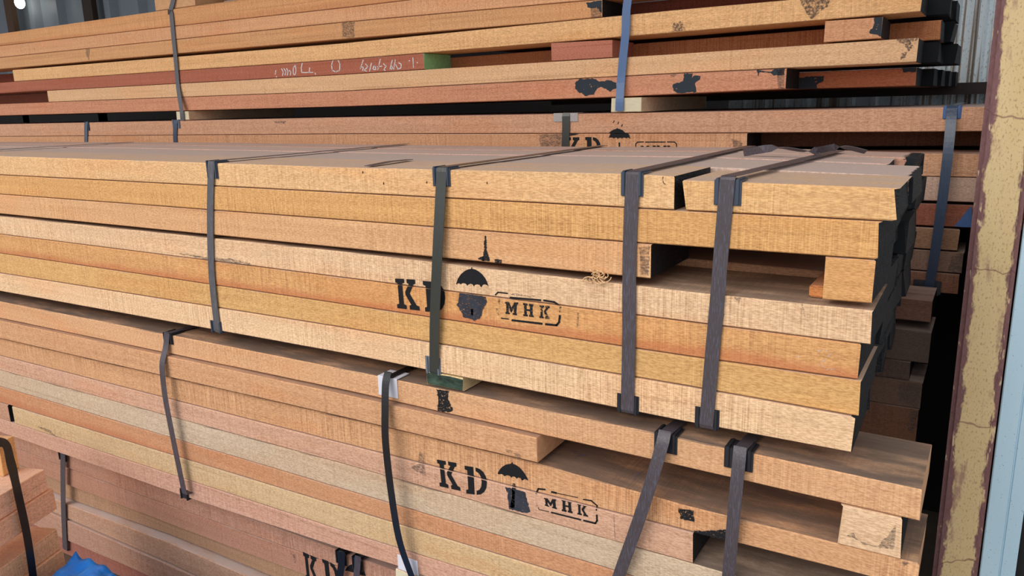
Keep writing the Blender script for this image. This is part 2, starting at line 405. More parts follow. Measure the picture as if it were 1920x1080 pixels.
# stencil of the middle pile
Z1 = lambda pts: zoomed(730, 480, 5.647, pts)
both = [cb[4], cb[5]]
mark(both, letter('K', *Z1([(60,238),(285,250),(322,578),(85,552)])), INK)
mark(both, letter('D', *Z1([(352,262),(590,285),(592,600),(380,588)])), INK)
mark(cb[4], [Z1([(866,135),(868,118),(876,118),(878,135),(910,142),(950,165),(985,195),(1015,235),(1035,275),(1050,325),(1035,308),(1012,300),(990,306),(974,334),(955,306),(930,300),(908,305),(895,322),(880,300),(858,294),(838,302),(826,315),(808,294),(785,286),(765,292),(757,302),(742,290),(725,290),(712,305),(708,292),(725,240),(755,195),(795,160),(830,143)])], INK)
mark(both, [jag(Z1([(735,385),(800,392),(900,405),(1020,432),(1035,480),(1010,540),(985,570),(965,660),(900,682),(840,665),(780,650),(750,570),(718,520),(735,470)]), 1.2, 3)], SMUDGE)
mark(cb[5], [Z1([(862,560),(888,560),(886,628),(868,628)])], INK)
box = []
for ln, w in (([(1122,412),(1150,384),(1250,396)], 14), ([(1635,470),(1745,488),(1785,514)], 20), ([(1280,440),(1600,468)], 20), ([(1300,680),(1615,717)], 22), ([(1655,722),(1770,733),(1797,700),(1805,632)], 22), ([(1185,658),(1262,668)], 12)):
    box += [zoomed(730, 480, 5.647, s) for s in stroke(ln, w)]
mark(both, box, INK)
mark(both, [Z1(s) for ln in ([(1285,405),(1555,432)], [(1155,440),(1165,525)], [(1812,540),(1800,590)], [(1140,560),(1150,620)]) for s in stroke(ln, 20)], INK_FAINT)
for ch, q in (('M', [(1225,485),(1365,492),(1350,630),(1230,612)]), ('H', [(1415,497),(1525,512),(1528,648),(1418,636)]), ('K', [(1590,520),(1705,532),(1695,668),(1588,655)])):
    mark(cb[5], letter(ch, *Z1(q)), INK_WORN)
Z5 = lambda pts: zoomed(640, 360, 3, pts)
mark(cb[3], [jag(Z5([(806,246),(814,246),(818,330),(836,388),(790,386),(800,340)]), .8, 3), jag(Z5([(862,378),(900,380),(900,402),(864,398)]), .8, 3), jag(Z5([(766,372),(800,360),(800,392)]), 1, 3)], INK_WORN, 'ink_smear')
mark(cb[3], [jag(Z5([(1672,310),(1735,306),(1728,470),(1690,465)]), 1.2, 4)], GREY_STAIN, 'stain')
mark(cb[4], [jag(zoomed(0, 360, 3, [(1000,345),(1080,352),(1160,370),(1300,372),(1450,412),(1320,410),(1160,382)]), 1.5, 5)], GREY_STAIN, 'stain')
mark(cb[5], [Z5(s) for ln in ([(1332,680),(1328,760)],) for s in stroke(ln, 9)], GREY_STAIN, 'stain')
mark(cb[5], [zoomed(1280, 360, 3, s) for ln in ([(760,895),(800,884),(830,910),(800,945),(766,968),(820,1002),(858,994)], [(640,920),(655,928)]) for s in stroke(ln, 9)], CHALK_FAINT, 'chalk_mark')
mark(cb[4], [jag(zoomed(1280, 360, 3, q), .8, 3) for q in ([(288,590),(328,590),(318,632),(308,615)], [(668,630),(676,632),(690,700),(684,700)], [(200,650),(235,690),(225,740),(195,725)])], GREY_STAIN, 'stain')
mark(cb[1], [zoomed(1140, 300, 6.857, s) for s in stroke([(706,215),(702,250),(710,290),(730,308)], 9)], INK_WORN, 'ink_smear')

mark(cb[1], [[(a-1, b), (a, b-3), (a+1.2, b), (a, b+3)] for a, b in ((680,323),(719,344),(800,342),(913,343))], INK, 'nail_hole')
# straps of the middle pile
G_S = 'straps round the middle pile'
zb = lambda x: cS[7](x)
def cstrap(label, front, width, mat, bx=0.0, back=1.66, **k):
    x = onY(*front[0], dC).x; xb = onY(*front[-1], dC).x
    return strap(label, wrap(dC, cS[0](x), zb(xb), front, back, bx, **k), width, mat, group=G_S)
x0 = -2.52
strap('flat strap crossing the dusty top of the middle pile at its far left', [Vector((x0, 1.62, cS[0](x0)+.0036)), Vector((x0, 1.3, cS[0](x0)+.004)), Vector((x0, dC+.004, cS[0](x0)+.0036)), Vector((x0, dC-.004, cS[0](x0))), Vector((x0, dC-.004, cS[3](x0))), Vector((x0, dC-.004, cS[7](x0)))], .02, S_GREY, group=G_S)
cstrap('worn grey strap nearest the left on the middle pile', [(396,303),(394,400),(396,500),(402,570),(408,618)], .0195, S_GREY)
cstrap('smooth olive-black strap crossing the stencilled letters of the middle pile', [(828,322),(824,400),(819,500),(815,600),(814,697)], .0205, S_OLIVE, bow=.009)
cstrap('worn bluish-purple strap on the middle pile beside the board with the black end', [(1187,327),(1183,400),(1180,500),(1179,640),(1176,769)], .0215, S_WORN)
cstrap('slanting purple-brown strap furthest right on the middle pile', [(1364,337),(1354,450),(1345,560),(1334,680),(1324,797)], .0205, S_WORN, bx=.05, back=1.58)
# loose twisted tail of that strap
q = onZ(1450, 292, ztC+.002); r = onZ(1530, 285, ztC)
strap('curled strap tail lying loose on top of the middle pile', smoothpath([Vector((q.x-.06, q.y+.03, ztC+.005)), Vector((q.x, q.y+.03, ztC+.014)), Vector((q.x+.05, q.y+.05, ztC+.007)), Vector((q.x+.10, q.y+.045, ztC+.015)), Vector((q.x+.14, q.y+.06, ztC+.006))]), .014, S_WORN)
q = onZ(690, 312, ztC); r = onZ(768, 300.5, ztC)
strap('short strap offcut lying flat on top of the middle pile between two straps', [Vector((q.x, q.y, ztC+.001)), Vector(((q.x+r.x)/2, (q.y+r.y)/2, ztC+.003)), Vector((r.x, r.y, ztC+.0015))], .016, S_WORN)
bm = bmesh.new(); R = random.Random(5); tq = onY(1118, 519, dC-.004)
for i in range(16):
    a = R.uniform(0, 6.28); p = [tq+Vector((R.uniform(-.008, .008), R.uniform(-.004, .001), R.uniform(-.002, .003)))]
    for k in range(6): a += R.uniform(.3, .9); p.append(p[-1]+Vector((math.cos(a)*.0045, R.uniform(-.002, .002), math.sin(a)*.003)))
    for A, B in zip(p, p[1:]):
        t = (B-A).normalized().cross(Vector((0, 1, 0)))*.0006; y = Vector((0, .0009, 0))
        f = [bm.verts.new(w-tq) for w in (A-t-y, B-t-y, B+t-y, A+t-y, A-t+y, B-t+y, B+t+y, A+t+y)]
        for ix in ((0,1,2,3),(7,6,5,4),(0,4,5,1),(1,5,6,2),(2,6,7,3),(3,7,4,0)): bm.faces.new([f[j] for j in ix])
o = bm_obj('wood_shavings', bm, WOOD, tq); o.color = lin((226,186,140))+(1,); o['saw'] = 0.0; o['streak'] = 0.0; o['dust'] = 0.0
tag(o, 'little tuft of curled wood shavings hanging from the tan board beside the strap', 'shavings', kind='stuff')
for lab, x, y, kw in (('slate corner guard on the top edge under the worn grey strap of the middle pile', 397, 303, dict(w=.034, h=.032)), ('blue-slate corner guard on the top edge above the stencilled letters', 828, 318, dict(w=.036, h=.028)),
               ('slate corner guard on the top edge under the bluish-purple strap', 1186, 325, dict(w=.034, h=.032)), ('slate corner guard on the top edge under the slanting purple-brown strap', 1366, 335, dict(w=.037, h=.032))):
    X = onY(x, y, dC).x
    protector(lab, X, dC, (cS[0](X) if x < 1280 else seam([(1285,337),(1678,352)], dC)(X)), 1, mat=PLASTIC_DARK, **kw)
for lab, x, m, kw in (('slate corner guard at the bottom edge under the worn grey strap of the middle pile', 408, PLASTIC_DARK, dict(w=.036, h=.022)), ('grey corner guard at the bottom edge above the painted spacer', 814, PLASTIC_GREY, dict(w=.034, h=.028)),
               ('dark corner guard at the bottom edge under the bluish-purple strap', 1178, PLASTIC_BLACK, dict(w=.036, h=.026)), ('dark corner guard at the bottom edge under the slanting purple-brown strap', 1326, PLASTIC_BLACK, dict(w=.036, h=.028))):
    X = onY(x, 700, dC).x
    if x == 408: X = onY(407, 616, dC).x
    if x == 1178: X = onY(1178, 765, dC).x
    if x == 1326: X = onY(1326, 792, dC).x
    protector(lab, X, dC, cS[7](X), -1, mat=m, **kw)

# ================================================================== LOWER PILE
dD = 1.03
ds = [[(0,565),(640,691),(1280,822),(1725,917)], [(0,597),(640,731),(1280,876),(1722,978)], [(0,635),(640,782),(1007,869),(1280,947),(1720,1057)], [(0,667),(640,831),(1280,994),(1650,1088)],
      [(0,694),(640,869),(1298,1057)], [(0,725),(640,917),(1150,1070)], [(0,755),(640,951),(1097,1090)], [(0,785),(640,995),(930,1086)], [(0,811),(340,930),(640,1030),(740,1061)]]
dS = [seam(p, dD) for p in ds]
G_D = 'boards of the lower strapped pile'
db = {}
db[1] = board('long tan board on top of the lower pile, jutting right past its neighbours', dD, dS[0], dS[1], XL, (1726,948), (214,168,122), endR='raw', group=G_D, saw=.35, w=.155, dust=.2, grime_shade=.95)
d2 = 1.018
db[2] = board('reddish-topped tan board of the lower pile with a raw sawn right end', d2, (lambda f: (lambda x: min(f(x), dS[1](x))-.0004))(seam([(0,600),(640,738),(1007,820)], d2)), [(0,635),(640,782),(1007,869)], XL+.04, (1006,845), (208,160,115), endR='raw', group=G_D, saw=.4, dust=.3, grime_shade=.5)
db['2b'] = board('small greyish block between two boards at the right end of the lower pile', dD-.002, dS[1], dS[2], (1575,985), (1690,1000), (222,188,146), endR='black', group=G_D, saw=.1, rag=.002, dust=.2)
db[3] = board('long tan board of the lower pile with the stencilled umbrella dome', dD, dS[2], dS[3], XL-.04, (1721,1070), (208,160,114), endR='raw', group=G_D, saw=1.1, dust=.1, grime_shade=.9)
db[4] = board('pinkish board of the lower pile carrying the lower half of the stencil', dD, dS[3], dS[4], XL, (1299,1030), (208,166,134), endR='black', group=G_D, saw=.3)
db[5] = board('pale greyish board of the lower pile below the stencil', dD, dS[4], dS[5], XL-.02, -.06, (202,180,148), group=G_D, saw=.2, dust=.2, grime_shade=.9)
db[6] = board('orange board with red lower edge in the lower pile', dD, dS[5], dS[6], XL+.03, -.08, (200,148,106), group=G_D, streak=.45, saw=.2)
db['7l'] = board('brown board end butting against the black-ended yellowish board, far left', dD, dS[6], dS[7], XL, (17,772), (188,146,116), endR='black', group=G_D)
db[7] = board('yellowish board with dark flecks near the bottom of the lower pile', dD, dS[6], dS[7], (25,775), -.05, (208,178,132), endL='black', group=G_D, saw=.2)
db[8] = board('pinkish bottom board of the lower pile', dD, dS[7], dS[8], XL-.05, -.07, (204,160,132), group=G_D, saw=.3)
ztD = dS[0](-.6)
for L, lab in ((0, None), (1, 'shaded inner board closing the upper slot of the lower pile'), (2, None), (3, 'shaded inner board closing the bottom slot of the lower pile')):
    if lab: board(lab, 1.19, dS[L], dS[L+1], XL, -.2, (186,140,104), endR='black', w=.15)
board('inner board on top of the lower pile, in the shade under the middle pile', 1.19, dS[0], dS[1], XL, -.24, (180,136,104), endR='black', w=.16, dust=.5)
Z2 = lambda pts: zoomed(800, 840, 5.647, pts)
both = [db[3], db[4]]
mark(both, letter('K', *Z2([(108,122),(328,160),(358,455),(138,405)])), INK)
mark(both, letter('D', *Z2([(400,187),(632,222),(640,510),(420,482)])), INK)
mark(db[3], [Z2([(750,270),(772,230),(800,198),(840,175),(895,165),(900,152),(908,152),(912,166),(950,182),(985,208),(1020,245),(1050,290),(1078,345),(1055,335),(1035,328),(1020,342),(1005,345),(995,320),(970,312),(952,325),(935,305),(912,300),(895,314),(880,296),(858,288),(838,292),(822,300),(805,280),(782,274),(765,280)])], INK)
mark(both, [jag(Z2([(832,412),(905,432),(960,442),(1040,468),(1060,540),(1088,630),(1102,672),(1040,690),(950,668),(872,645),(862,560),(855,480)]), 1, 3)], SMUDGE)
mark(both, [Z2([(900,430),(912,375),(935,378),(945,420),(935,470),(930,640),(880,630),(905,500)])], INK_WORN)
box = []
for ln, w in (([(1158,482),(1182,432),(1252,440)], 18), ([(1322,465),(1370,476)], 20), ([(1370,478),(1600,525)], 8), ([(1660,545),(1740,558)], 14), ([(1740,556),(1805,612),(1795,660)], 14), ([(1320,682),(1630,760)], 16), ([(1662,768),(1785,798),(1803,770),(1800,710)], 18), ([(1190,652),(1292,676)], 8)):
    box += [Z2(s) for s in stroke(ln, w)]
mark(both, box, INK)
mark(both, [Z2(s) for s in stroke([(1162,560),(1170,610),(1190,648)], 12)], INK_FAINT)
for ch, q in (('M', [(1240,528),(1368,545),(1378,650),(1250,610)]), ('H', [(1428,540),(1532,565),(1545,692),(1430,668)]), ('K', [(1592,583),(1700,608),(1708,730),(1595,702)])):
    mark(both, letter(ch, *Z2(q)), INK)
Z8 = lambda pts: zoomed(640, 720, 3, pts)
mark(both, [jag(Z8([(440,380),(462,392),(472,515),(440,500),(390,470),(430,450)]), 1.2, 4)], GREY_STAIN, 'stain')
mark(db[1], [jag(Z8([(536,32),(604,36),(600,80),(628,150),(600,162),(540,150),(545,90)]), 1.2, 3)], INK_WORN, 'paint_drip')
mark(db[3], [jag(zoomed(1120, 960, 3, q), 1.2, 3) for q in ([(455,-20),(540,-10),(548,60),(535,55),(470,40)], [(545,105),(640,105),(725,100),(725,170),(640,140),(555,125)])], INK_WORN, 'paint_drip')
mark(db['2b'], [jag(zoomed(1280, 720, 3, q), 1.5, 4) for q in ([(920,850),(960,840),(1010,900),(1090,915),(1160,850),(1200,790),(1190,930),(1110,920),(1000,885)],)], GREY_STAIN, 'stain')
mark(db[3], [jag(zoomed(1280, 720, 3, q), 1, 3) for q in ([(1232,1000),(1260,995),(1275,1010),(1245,1025)],)], GREY_STAIN, 'stain')
mark(db[4], [Z8(s) for s in stroke([(1532,735),(1535,800),(1540,870)], 5)], GREY_STAIN, 'stain')
mark(db[2], [jag(Z8(q), .8, 3) for q in ([(925,365),(965,375),(960,390),(930,385)], [(970,385),(1010,400),(1008,428),(985,420)])], GREY_STAIN, 'stain')
mark(db[7], [jag(zoomed(0, 740, 6.75, [(470,400),(560,415),(640,450),(720,540),(640,500),(540,440)]), 1, 4)], GREY_STAIN, 'stain')
# blue pen scribble on the open top of the third layer
q = INFO[db[3].name]
bmp = bmesh.new()
for ln in ([(1310,435),(1325,418),(1345,412),(1390,410)], [(1300,392),(1335,398)], [(1645,545),(1650,520),(1690,490)]):
    for s in stroke([zoomed(640, 720, 3, [p])[0] for p in ln], 1.6):
        vs = []
        for p in s:
            z = q['top'](-.45); w = onZ(p[0], p[1], z); w.z = q['top'](w.x)+.0007; vs.append(bmp.verts.new(w-q['c']))
        bmp.faces.new(vs)
me = bpy.data.meshes.new('pen_scribble'); bmp.to_mesh(me); bmp.free(); me.materials.append(PEN); link('pen_scribble', me, (0, 0, 0), db[3])

# spacer between the middle and lower piles
xa, xb = onY(801, 718, 1.0355).x, onY(868, 718, 1.0355).x
sp = board('spacer with dark painted end between middle and lower piles, under the olive strap', 1.0355, lambda x: cS[7](-.8)-.0005, lambda x: dS[0](-.8)+.0005, xa, xb, (214,192,140), name='spacer_block', w=.5, saw=.1, cat='spacer', dust=.1)
def spacer_faces(o, mat):
    me = o.data; me.materials.append(mat); k = len(me.materials)-1
    for p in me.polygons:
        if p.material_index == 0 and p.normal.y < -.9: p.material_index = k
        elif p.material_index in (1, 2): p.material_index = 0
spacer_faces(sp, END_TEAL)

# straps of the lower pile
G_S = 'straps round the lower pile'
def dstrap(label, front, width, mat, under=.12, bow=.0, back=1.33, bx=0.0, **k):
    x = onY(*front[0], dD).x
    return strap(label, wrap(dD, dS[0](x), None, front, back, bx, under=under, bow=bow, **k), width, mat, group=G_S)
dstrap('thin dark strap bowing down the left part of the lower pile', [(313,622),(311,650),(304,685),(309,740),(318,790),(332,860),(346,926)], .019, S_WORN, bow=.006, bx=.03, off2=.0165)
dstrap('glossy black strap over a white corner guard, hanging slack on the lower pile', [(728,697),(723,720),(722,770),(723,830),(733,920),(748,1010),(770,1076),(790,1130)], .0165, S_BLACK, bow=.028, under=0)
dstrap('strongly slanting dark strap on the lower pile below the bluish-purple strap', [(1247,808),(1241,835),(1222,900),(1196,980),(1161,1078),(1140,1140)], .0195, S_WORN, bow=.018, under=0, bx=.03)
dstrap('purple-brown strap crossing the open slot at the right of the lower pile', [(1388,838),(1385,870),(1379,930),(1372,1010),(1366,1078),(1362,1130)], .0185, S_WORN, bow=.012, under=0, bx=.03)
for lab, x, y, m, kw in (('small dark corner guard on the top edge of the lower pile, left', 315, 624, PLASTIC_BLACK, dict(w=.034, h=.022)), ('white corner guard on the top edge of the lower pile under the slack black strap', 727, 708, PLASTIC_WHITE, dict(w=.046, h=.036, dep=.035, rib=False)),
                   ('dark corner guard under the strongly slanting strap of the lower pile', 1249, 815, PLASTIC_BLACK, dict(w=.036, h=.028)), ('dark corner guard under the strap by the open slot of the lower pile', 1386, 842, PLASTIC_BLACK, dict(w=.041, h=.029))):
    X = onY(x, y, dD).x; protector(lab, X, dD, dS[0](X), 1, mat=m, **kw)
X = onY(347, 928, dD).x; protector('small black corner guard at the bottom edge of the lower pile, left', X, dD, dS[8](X), -1, w=.03, h=.022, mat=PLASTIC_BLACK)
X = onY(766, 1066, dD).x; protector('white corner guard at the bottom of the lower pile beside the cream spacer', X, dD, dS[8](X)+.0, -1, w=.050, h=.030, mat=PLASTIC_WHITE, rib=False)

# ================================================================== FLOOR-LEVEL PILE
dE = 1.09
es = [[(117,845),(660,1041)], [(40,845),(122,877),(250,925),(565,1037),(640,1066)], [(95,898),(122,910),(320,986),(600,1092)], [(122,939),(320,1010),(460,1068)], [(122,968),(320,1054),(370,1077)], [(122,1008),(275,1074)], [(122,1038),(230,1082)]]
eS = [seam(p, dE) for p in es]
G_E = 'boards of the shaded pile by the floor'
eb = {}
eb[1] = board('reddish-brown top board of the shaded pile by the floor, with stencil tops', dE, eS[0], eS[1], XL, -.2, (184,140,114), group=G_E, gap=.0013, saw=.9)
eb[2] = board('reddish board with the stencilled letters just below the top of the floor pile', dE+.004, lambda x: eS[1](x)-.001, eS[2], XL, -.2, (182,136,110), group=G_E, gap=.0013, saw=.3)
eb[3] = board('narrow olive-brown board of the floor pile, set back above a jutting one', dE+.012, eS[2], lambda x: eS[3](x)-.002, XL, -.2, (172,136,104), group=G_E, gap=.0013, saw=.5, w=.13)
eb[4] = board('jutting greyish-tan board of the floor pile with a grey top', dE-.006, [(122,944),(320,1018),(460,1079)], lambda x: eS[4](x), XL, -.2, (188,150,122), group=G_E, gap=.0013, saw=.2, dust=1.0)
eb[5] = board('tan board with a splintered top edge low in the floor pile', dE-.008, lambda x: eS[4](x)-.003, eS[5], XL, -.2, (180,141,117), group=G_E, gap=.0013, saw=.2)
eb[6] = board('dark reddish bottom board of the floor pile', dE-.002, eS[5], eS[6], XL, -.2, (158,104,88), group=G_E, gap=.0013, saw=.3)
board('dark bearer under the floor pile near the blue sheet', dE+.02, lambda x: eS[6](-2.3)-.003, lambda x: 0.001, -2.45, -2.33, (90,70,58), name='spacer_block', cat='spacer', w=.5)
board('dark bearer under the floor pile, out of the light', dE+.02, lambda x: eS[6](-.9)-.003, lambda x: 0.001, -.95, -.83, (90,70,58), name='spacer_block', cat='spacer', w=.5)
Z3 = lambda pts: zoomed(540, 980, 7.385, pts)
both = [eb[1], eb[2]]
mark(both, letter('K', *Z3([(205,405),(400,488),(440,860),(245,775)])), INK)
mark(both, letter('D', *Z3([(470,500),(690,590),(720,940),(515,860)])), INK)
mark(both, [Z3([(785,665),(815,620),(850,590),(900,572),(960,575),(1010,605),(1045,650),(1080,740),(1000,720),(900,690),(820,665)])], INK)
mark(both, [jag(Z3([(30,420),(105,440),(105,555),(85,555),(75,470),(30,435)]), .5, 3)], GREY_STAIN, 'stain')
def estrap(label, front, w, m, under=.1):
    x = onY(*front[0], dE-.008).x
    return strap(label, wrap(dE-.008, eS[0](x)-.001, None, front, dE+.2, under=under), w, m, group='straps round the floor pile')
estrap('dark strap down the left of the shaded floor pile', [(118,850),(118,900),(119,960),(122,1030)], .024, S_WORN)
estrap('glossy black strap of the floor pile crossing its stencilled letters', [(641,1034),(640,1060),(637,1085),(636,1120)], .019, S_BLACK, 0)
estrap('purple-brown strap of the floor pile crossing its umbrella stencil', [(671,1043),(670,1062),(668,1085),(667,1120)], .0165, S_WORN, 0)
for lab, x, y in (('black corner guard at the top left of the floor pile', 119, 848), ('black corner guard on the floor pile beside the letters', 641, 1033), ('black corner guard on the floor pile above the umbrella', 672, 1045)):
    X = onY(x, y, dE).x; protector(lab, X, dE-.003, eS[0](X)-.0008, 1, w=.032 if x > 200 else .04, h=.028, mat=PLASTIC_BLACK)
# cream spacer end under the lower pile
xa, xb = onY(741, 1070, dD-.004).x, onY(790, 1070, dD-.004).x
sp = board('cream spacer end peeping out below the lower pile beside a white guard', dD-.004, lambda x: dS[8](-.97)-.0005, lambda x: eS[0](-.97)+.0005, xa, xb, (226,206,166), name='spacer_block', w=.5, cat='spacer', saw=.1)
spacer_faces(sp, END_PALE)

# ================================================================== BACK PILE
dB = 2.0; XB = -5.4
bs = [[(0,233),(640,220),(1280,210),(1847,200)], [(0,256),(640,251),(1280,250),(1843,247)], [(0,281),(1400,288),(1735,287.5)], [(1400,329),(1735,331)], [(1600,374),(1735,377)]]
bS = [seam(p, dB) for p in bs]
G_B = 'boards of the back pile behind the middle one'
bb = {}
XBR = .115
bb[1] = board('long pinkish-tan top board of the back pile, running behind the post', dB, bS[0], bS[1], XB, XBR, (208,160,124), group=G_B, saw=.15, dust=.8)
bb[2] = board('tan board of the back pile with a stencil, ending in a black end', dB, bS[1], bS[2], XB+.05, (1400,266), (208,158,116), endR='black', group=G_B, saw=.8)
bb[3] = board('tan board of the back pile below the dark slot, behind the post', dB, bS[2], bS[3], XB, XBR-.02, (206,160,122), group=G_B, saw=.4, dust=.6)
bb[4] = board('grey weathered board of the back pile under the dark slot', dB, bS[3], bS[4], XB+.02, XBR-.03, (188,160,138), group=G_B, saw=.1)
bb[5] = board('red-brown board of the back pile below the weathered grey one', dB+.004, [(1780,383.5)], [(1780,426)], XB, XBR-.03, (140,88,68), group=G_B, saw=.2)  # from here down, board colours darkened to stand in for shade
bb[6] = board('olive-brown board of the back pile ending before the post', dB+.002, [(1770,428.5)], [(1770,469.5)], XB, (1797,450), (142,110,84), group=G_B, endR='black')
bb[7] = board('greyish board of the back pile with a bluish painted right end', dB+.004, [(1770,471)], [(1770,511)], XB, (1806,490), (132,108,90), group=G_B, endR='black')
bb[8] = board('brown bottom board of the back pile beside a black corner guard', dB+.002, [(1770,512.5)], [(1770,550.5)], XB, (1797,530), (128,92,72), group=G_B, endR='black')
mark(bb[7], [jag(zoomed(1580, 420, 4.908, [(1010,290),(1140,230),(1140,440),(960,440)]), 2, 4)], GREY_STAIN, 'stain')
board('dark inner board at the back of the slot in the back pile', dB+.165, bS[1], flat(bS[2], dz=.006), XB, XBR-.05, (120,84,64), w=.14)
mark([bb[1], bb[2]], [zoomed(1040, 200, 7.385, q) for q in ([(750,365),(770,345),(800,325),(858,303),(864,290),(872,303),(900,308),(940,325),(985,368)], [(772,374),(1022,374),(1052,446),(1030,432),(1010,428),(995,440),(975,430),(950,428),(935,440),(915,432),(890,432),(875,448),(860,432),(835,428),(820,444),(800,428),(770,428),(748,432)], [(885,495),(906,495),(906,610),(885,610)], [(820,192),(832,190),(818,225),(805,225)], [(880,205),(892,208),(880,243),(868,238)], [(935,240),(945,240),(935,278),(918,272)])], INK)
mark(bb[2], letter('K', *zoomed(1040, 200, 7.385, [(130,425),(355,422),(370,720),(130,720)])), INK)
mark(bb[2], letter('D', *zoomed(1040, 200, 7.385, [(422,420),(635,420),(640,720),(430,720)])), INK)
mark(bb[2], [zoomed(1040, 200, 7.385, s) for ln in ([(1120,575),(1122,515),(1148,490),(1230,488)], [(1258,490),(1532,489)], [(1560,488),(1660,490),(1686,515),(1688,577)]) for s in stroke(ln, 14)], INK)
for ch, q in (('M', [(1192,540),(1308,540),(1308,680),(1192,680)]), ('H', [(1358,538),(1455,538),(1455,680),(1358,680)]), ('K', [(1505,538),(1605,538),(1605,680),(1505,680)])):
    mark(bb[2], letter(ch, *zoomed(1040, 200, 7.385, q)), INK)
mark(bb[2], [jag(zoomed(640, 0, 3, [(1110,755),(1245,755),(1240,830),(1120,825)]), 1.5, 4), jag(zoomed(1280, 0, 3, [(275,785),(335,800),(325,850),(290,840)]), 1.5, 4)], GREY_STAIN, 'stain')
mark(bb[2], [jag(zoomed(640, 0, 3, [(1245,750),(1345,752),(1300,764),(1250,762)]), .5, 3)], INK_WORN, 'ink_smear')
mark(bb[1], [jag(zoomed(0, 0, 3, [(1540,682),(1610,680),(1600,694),(1550,694)]), .5, 3)], GREY_STAIN, 'stain')
def bstrap(label, front, w, m, zbot=None, under=.0, bow=0.0):
    x = onY(*front[0], dB).x
    return strap(label, wrap(dB, bS[0](x), zbot, front, dB+.5, off=.0045, under=under, bow=bow), w, m, group='straps round the back pile')
bstrap('thin slate strap at the far left of the back pile', [(161,233),(161,250),(161,275),(161,320)], .024, S_BLUEBLACK)
bstrap('slate strap of the back pile under the thin upper strap', [(329,231),(328,250),(329,275),(329,320)], .024, S_BLUEBLACK)
bstrap('olive strap of the back pile beside the stencilled letters', [(1061,218),(1061,240),(1060,280),(1059,330)], .024, S_OLIVE)
bstrap('blue-black strap hanging down the back pile beside the post', [(1785,203),(1782,240),(1776,300),(1765,390),(1752,480),(1741,545)], .0205, S_BLUEBLACK, under=.1, bow=.03)  # blue in the colour stands in for sky reflected on a black strap
for lab, x, m, kw in (('slate corner guard at the far left of the back pile', 161, PLASTIC_DARK, dict(w=.034, h=.035)), ('blue-grey corner guard on the back pile beneath the thin upper strap', 329, PLASTIC_GREY, dict(w=.05, h=.03)), ('pale stamped corner guard on the back pile beside the stencil', 1061, PLASTIC_STAMPED, dict(w=.078, h=.022, rib=False)), ('blue corner guard at the top of the back pile beside the post', 1785, PLASTIC_BLUE, dict(w=.036, h=.025))):
    X = onY(x, 215, dB).x; protector(lab, X, dB, bS[0](X), 1, mat=m, **kw)
X = onY(1737, 548, dB).x; protector('black corner guard under the bottom edge of the back pile', X, dB, onY(1737, 549, dB).z, -1, w=.058, h=.03, mat=PLASTIC_BLACK)
# scrap of blue sheet caught on the red-brown board
bm = bmesh.new(); vs = []
for a, b in ((1822,386),(1812,396),(1800,412),(1789,424),(1805,426),(1823,426)):
    vs.append(bm.verts.new(onY(a, b, dB-.004+random.uniform(-.003, .002))))
f = bm.faces.new(vs); g = bmesh.ops.extrude_face_region(bm, geom=[f]); [setattr(v, 'co', v.co+Vector((0, .0012, 0))) for v in g['geom'] if isinstance(v, bmesh.types.BMVert)]
tag(bm_obj('plastic_scrap', bm, PLASTIC_BLUE), 'torn blue plastic scrap on the red-brown board beside the post', 'plastic scrap')

# ================================================================== SHADED PILE behind the right end of the middle pile
dG = 1.84
gs = [((1660,563),(1747,565)), ((1660,603),(1746,606)), ((1660,622),(1745,624)), ((1660,679),(1740,683)), ((1640,714),(1735,719)), ((1630,762),(1724,768)), ((1630,820),(1720,832))]
gb = []
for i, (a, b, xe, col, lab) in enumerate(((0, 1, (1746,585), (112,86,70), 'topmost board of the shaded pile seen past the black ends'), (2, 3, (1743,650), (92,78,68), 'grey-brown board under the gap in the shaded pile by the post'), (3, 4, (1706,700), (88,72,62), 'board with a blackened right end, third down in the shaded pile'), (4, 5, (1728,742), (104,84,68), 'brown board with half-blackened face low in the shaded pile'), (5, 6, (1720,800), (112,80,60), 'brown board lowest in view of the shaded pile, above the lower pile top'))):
    gb.append(board(lab, dG, [gs[a][1]], [gs[b][1]], -1.6, xe, col, endR='black', group='boards of the shaded pile near the post', saw=.2))  # board colours halved to stand in for the pile's shade
mark(gb[3], [jag(zoomed(1580, 620, 4.5, [(490,430),(560,440),(665,460),(630,655),(480,590),(465,520)]), 2, 4)], PAINT_WORN, 'paint_patch')
mark(gb[4], [jag(zoomed(1580, 620, 4.5, [(560,650),(640,665),(600,880),(540,830)]), 3, 4)], GREY_STAIN, 'stain')

# ================================================================== UPPER PILE
dA = 2.02
a_s = [[(0,217),(640,200),(1140,183),(1470,167),(1720,160)], [(0,195),(640,171),(1280,137),(1717,117)], [(88,170),(640,140),(1280,100),(1723,70)], [(27,153),(640,112),(1280,60),(1727,22)], [(23,131),(640,81),(1280,17)],
       [(0,130),(640,74),(1128,34)], [(0,108),(640,42),(1113,0)], [(0,86),(320,50),(640,15)], [(0,63),(292,21),(480,-5)]]
aS = [seam(p, dA) for p in a_s]
G_A = 'boards of the upper pile'
ab = {}
ab[1] = board('long reddish bottom board of the upper pile with black paint splashes', dA, aS[1], aS[0], XB, (1474,155), (208,148,112), endR='black', group=G_A, saw=.15)
ab[2] = board('pale tan board second from the bottom of the upper pile', dA, aS[2], aS[1], (90,183), (1720,92), (226,184,136), endR='black', group=G_A, saw=.25)
ab[3] = board('dark red board with chalk writing and a green end in the upper pile', dA, aS[3], aS[2], XB, (795,116), (176,108,82), endR='green', group=G_A, saw=.15)
ab['3m'] = board('short reddish block beside the blue strap in the upper pile', dA, [(1035,80),(1150,74)], [(1034,115),(1150,108)], (1034,97), (1148,92), (188,122,96), endR='raw', group=G_A, saw=.1)
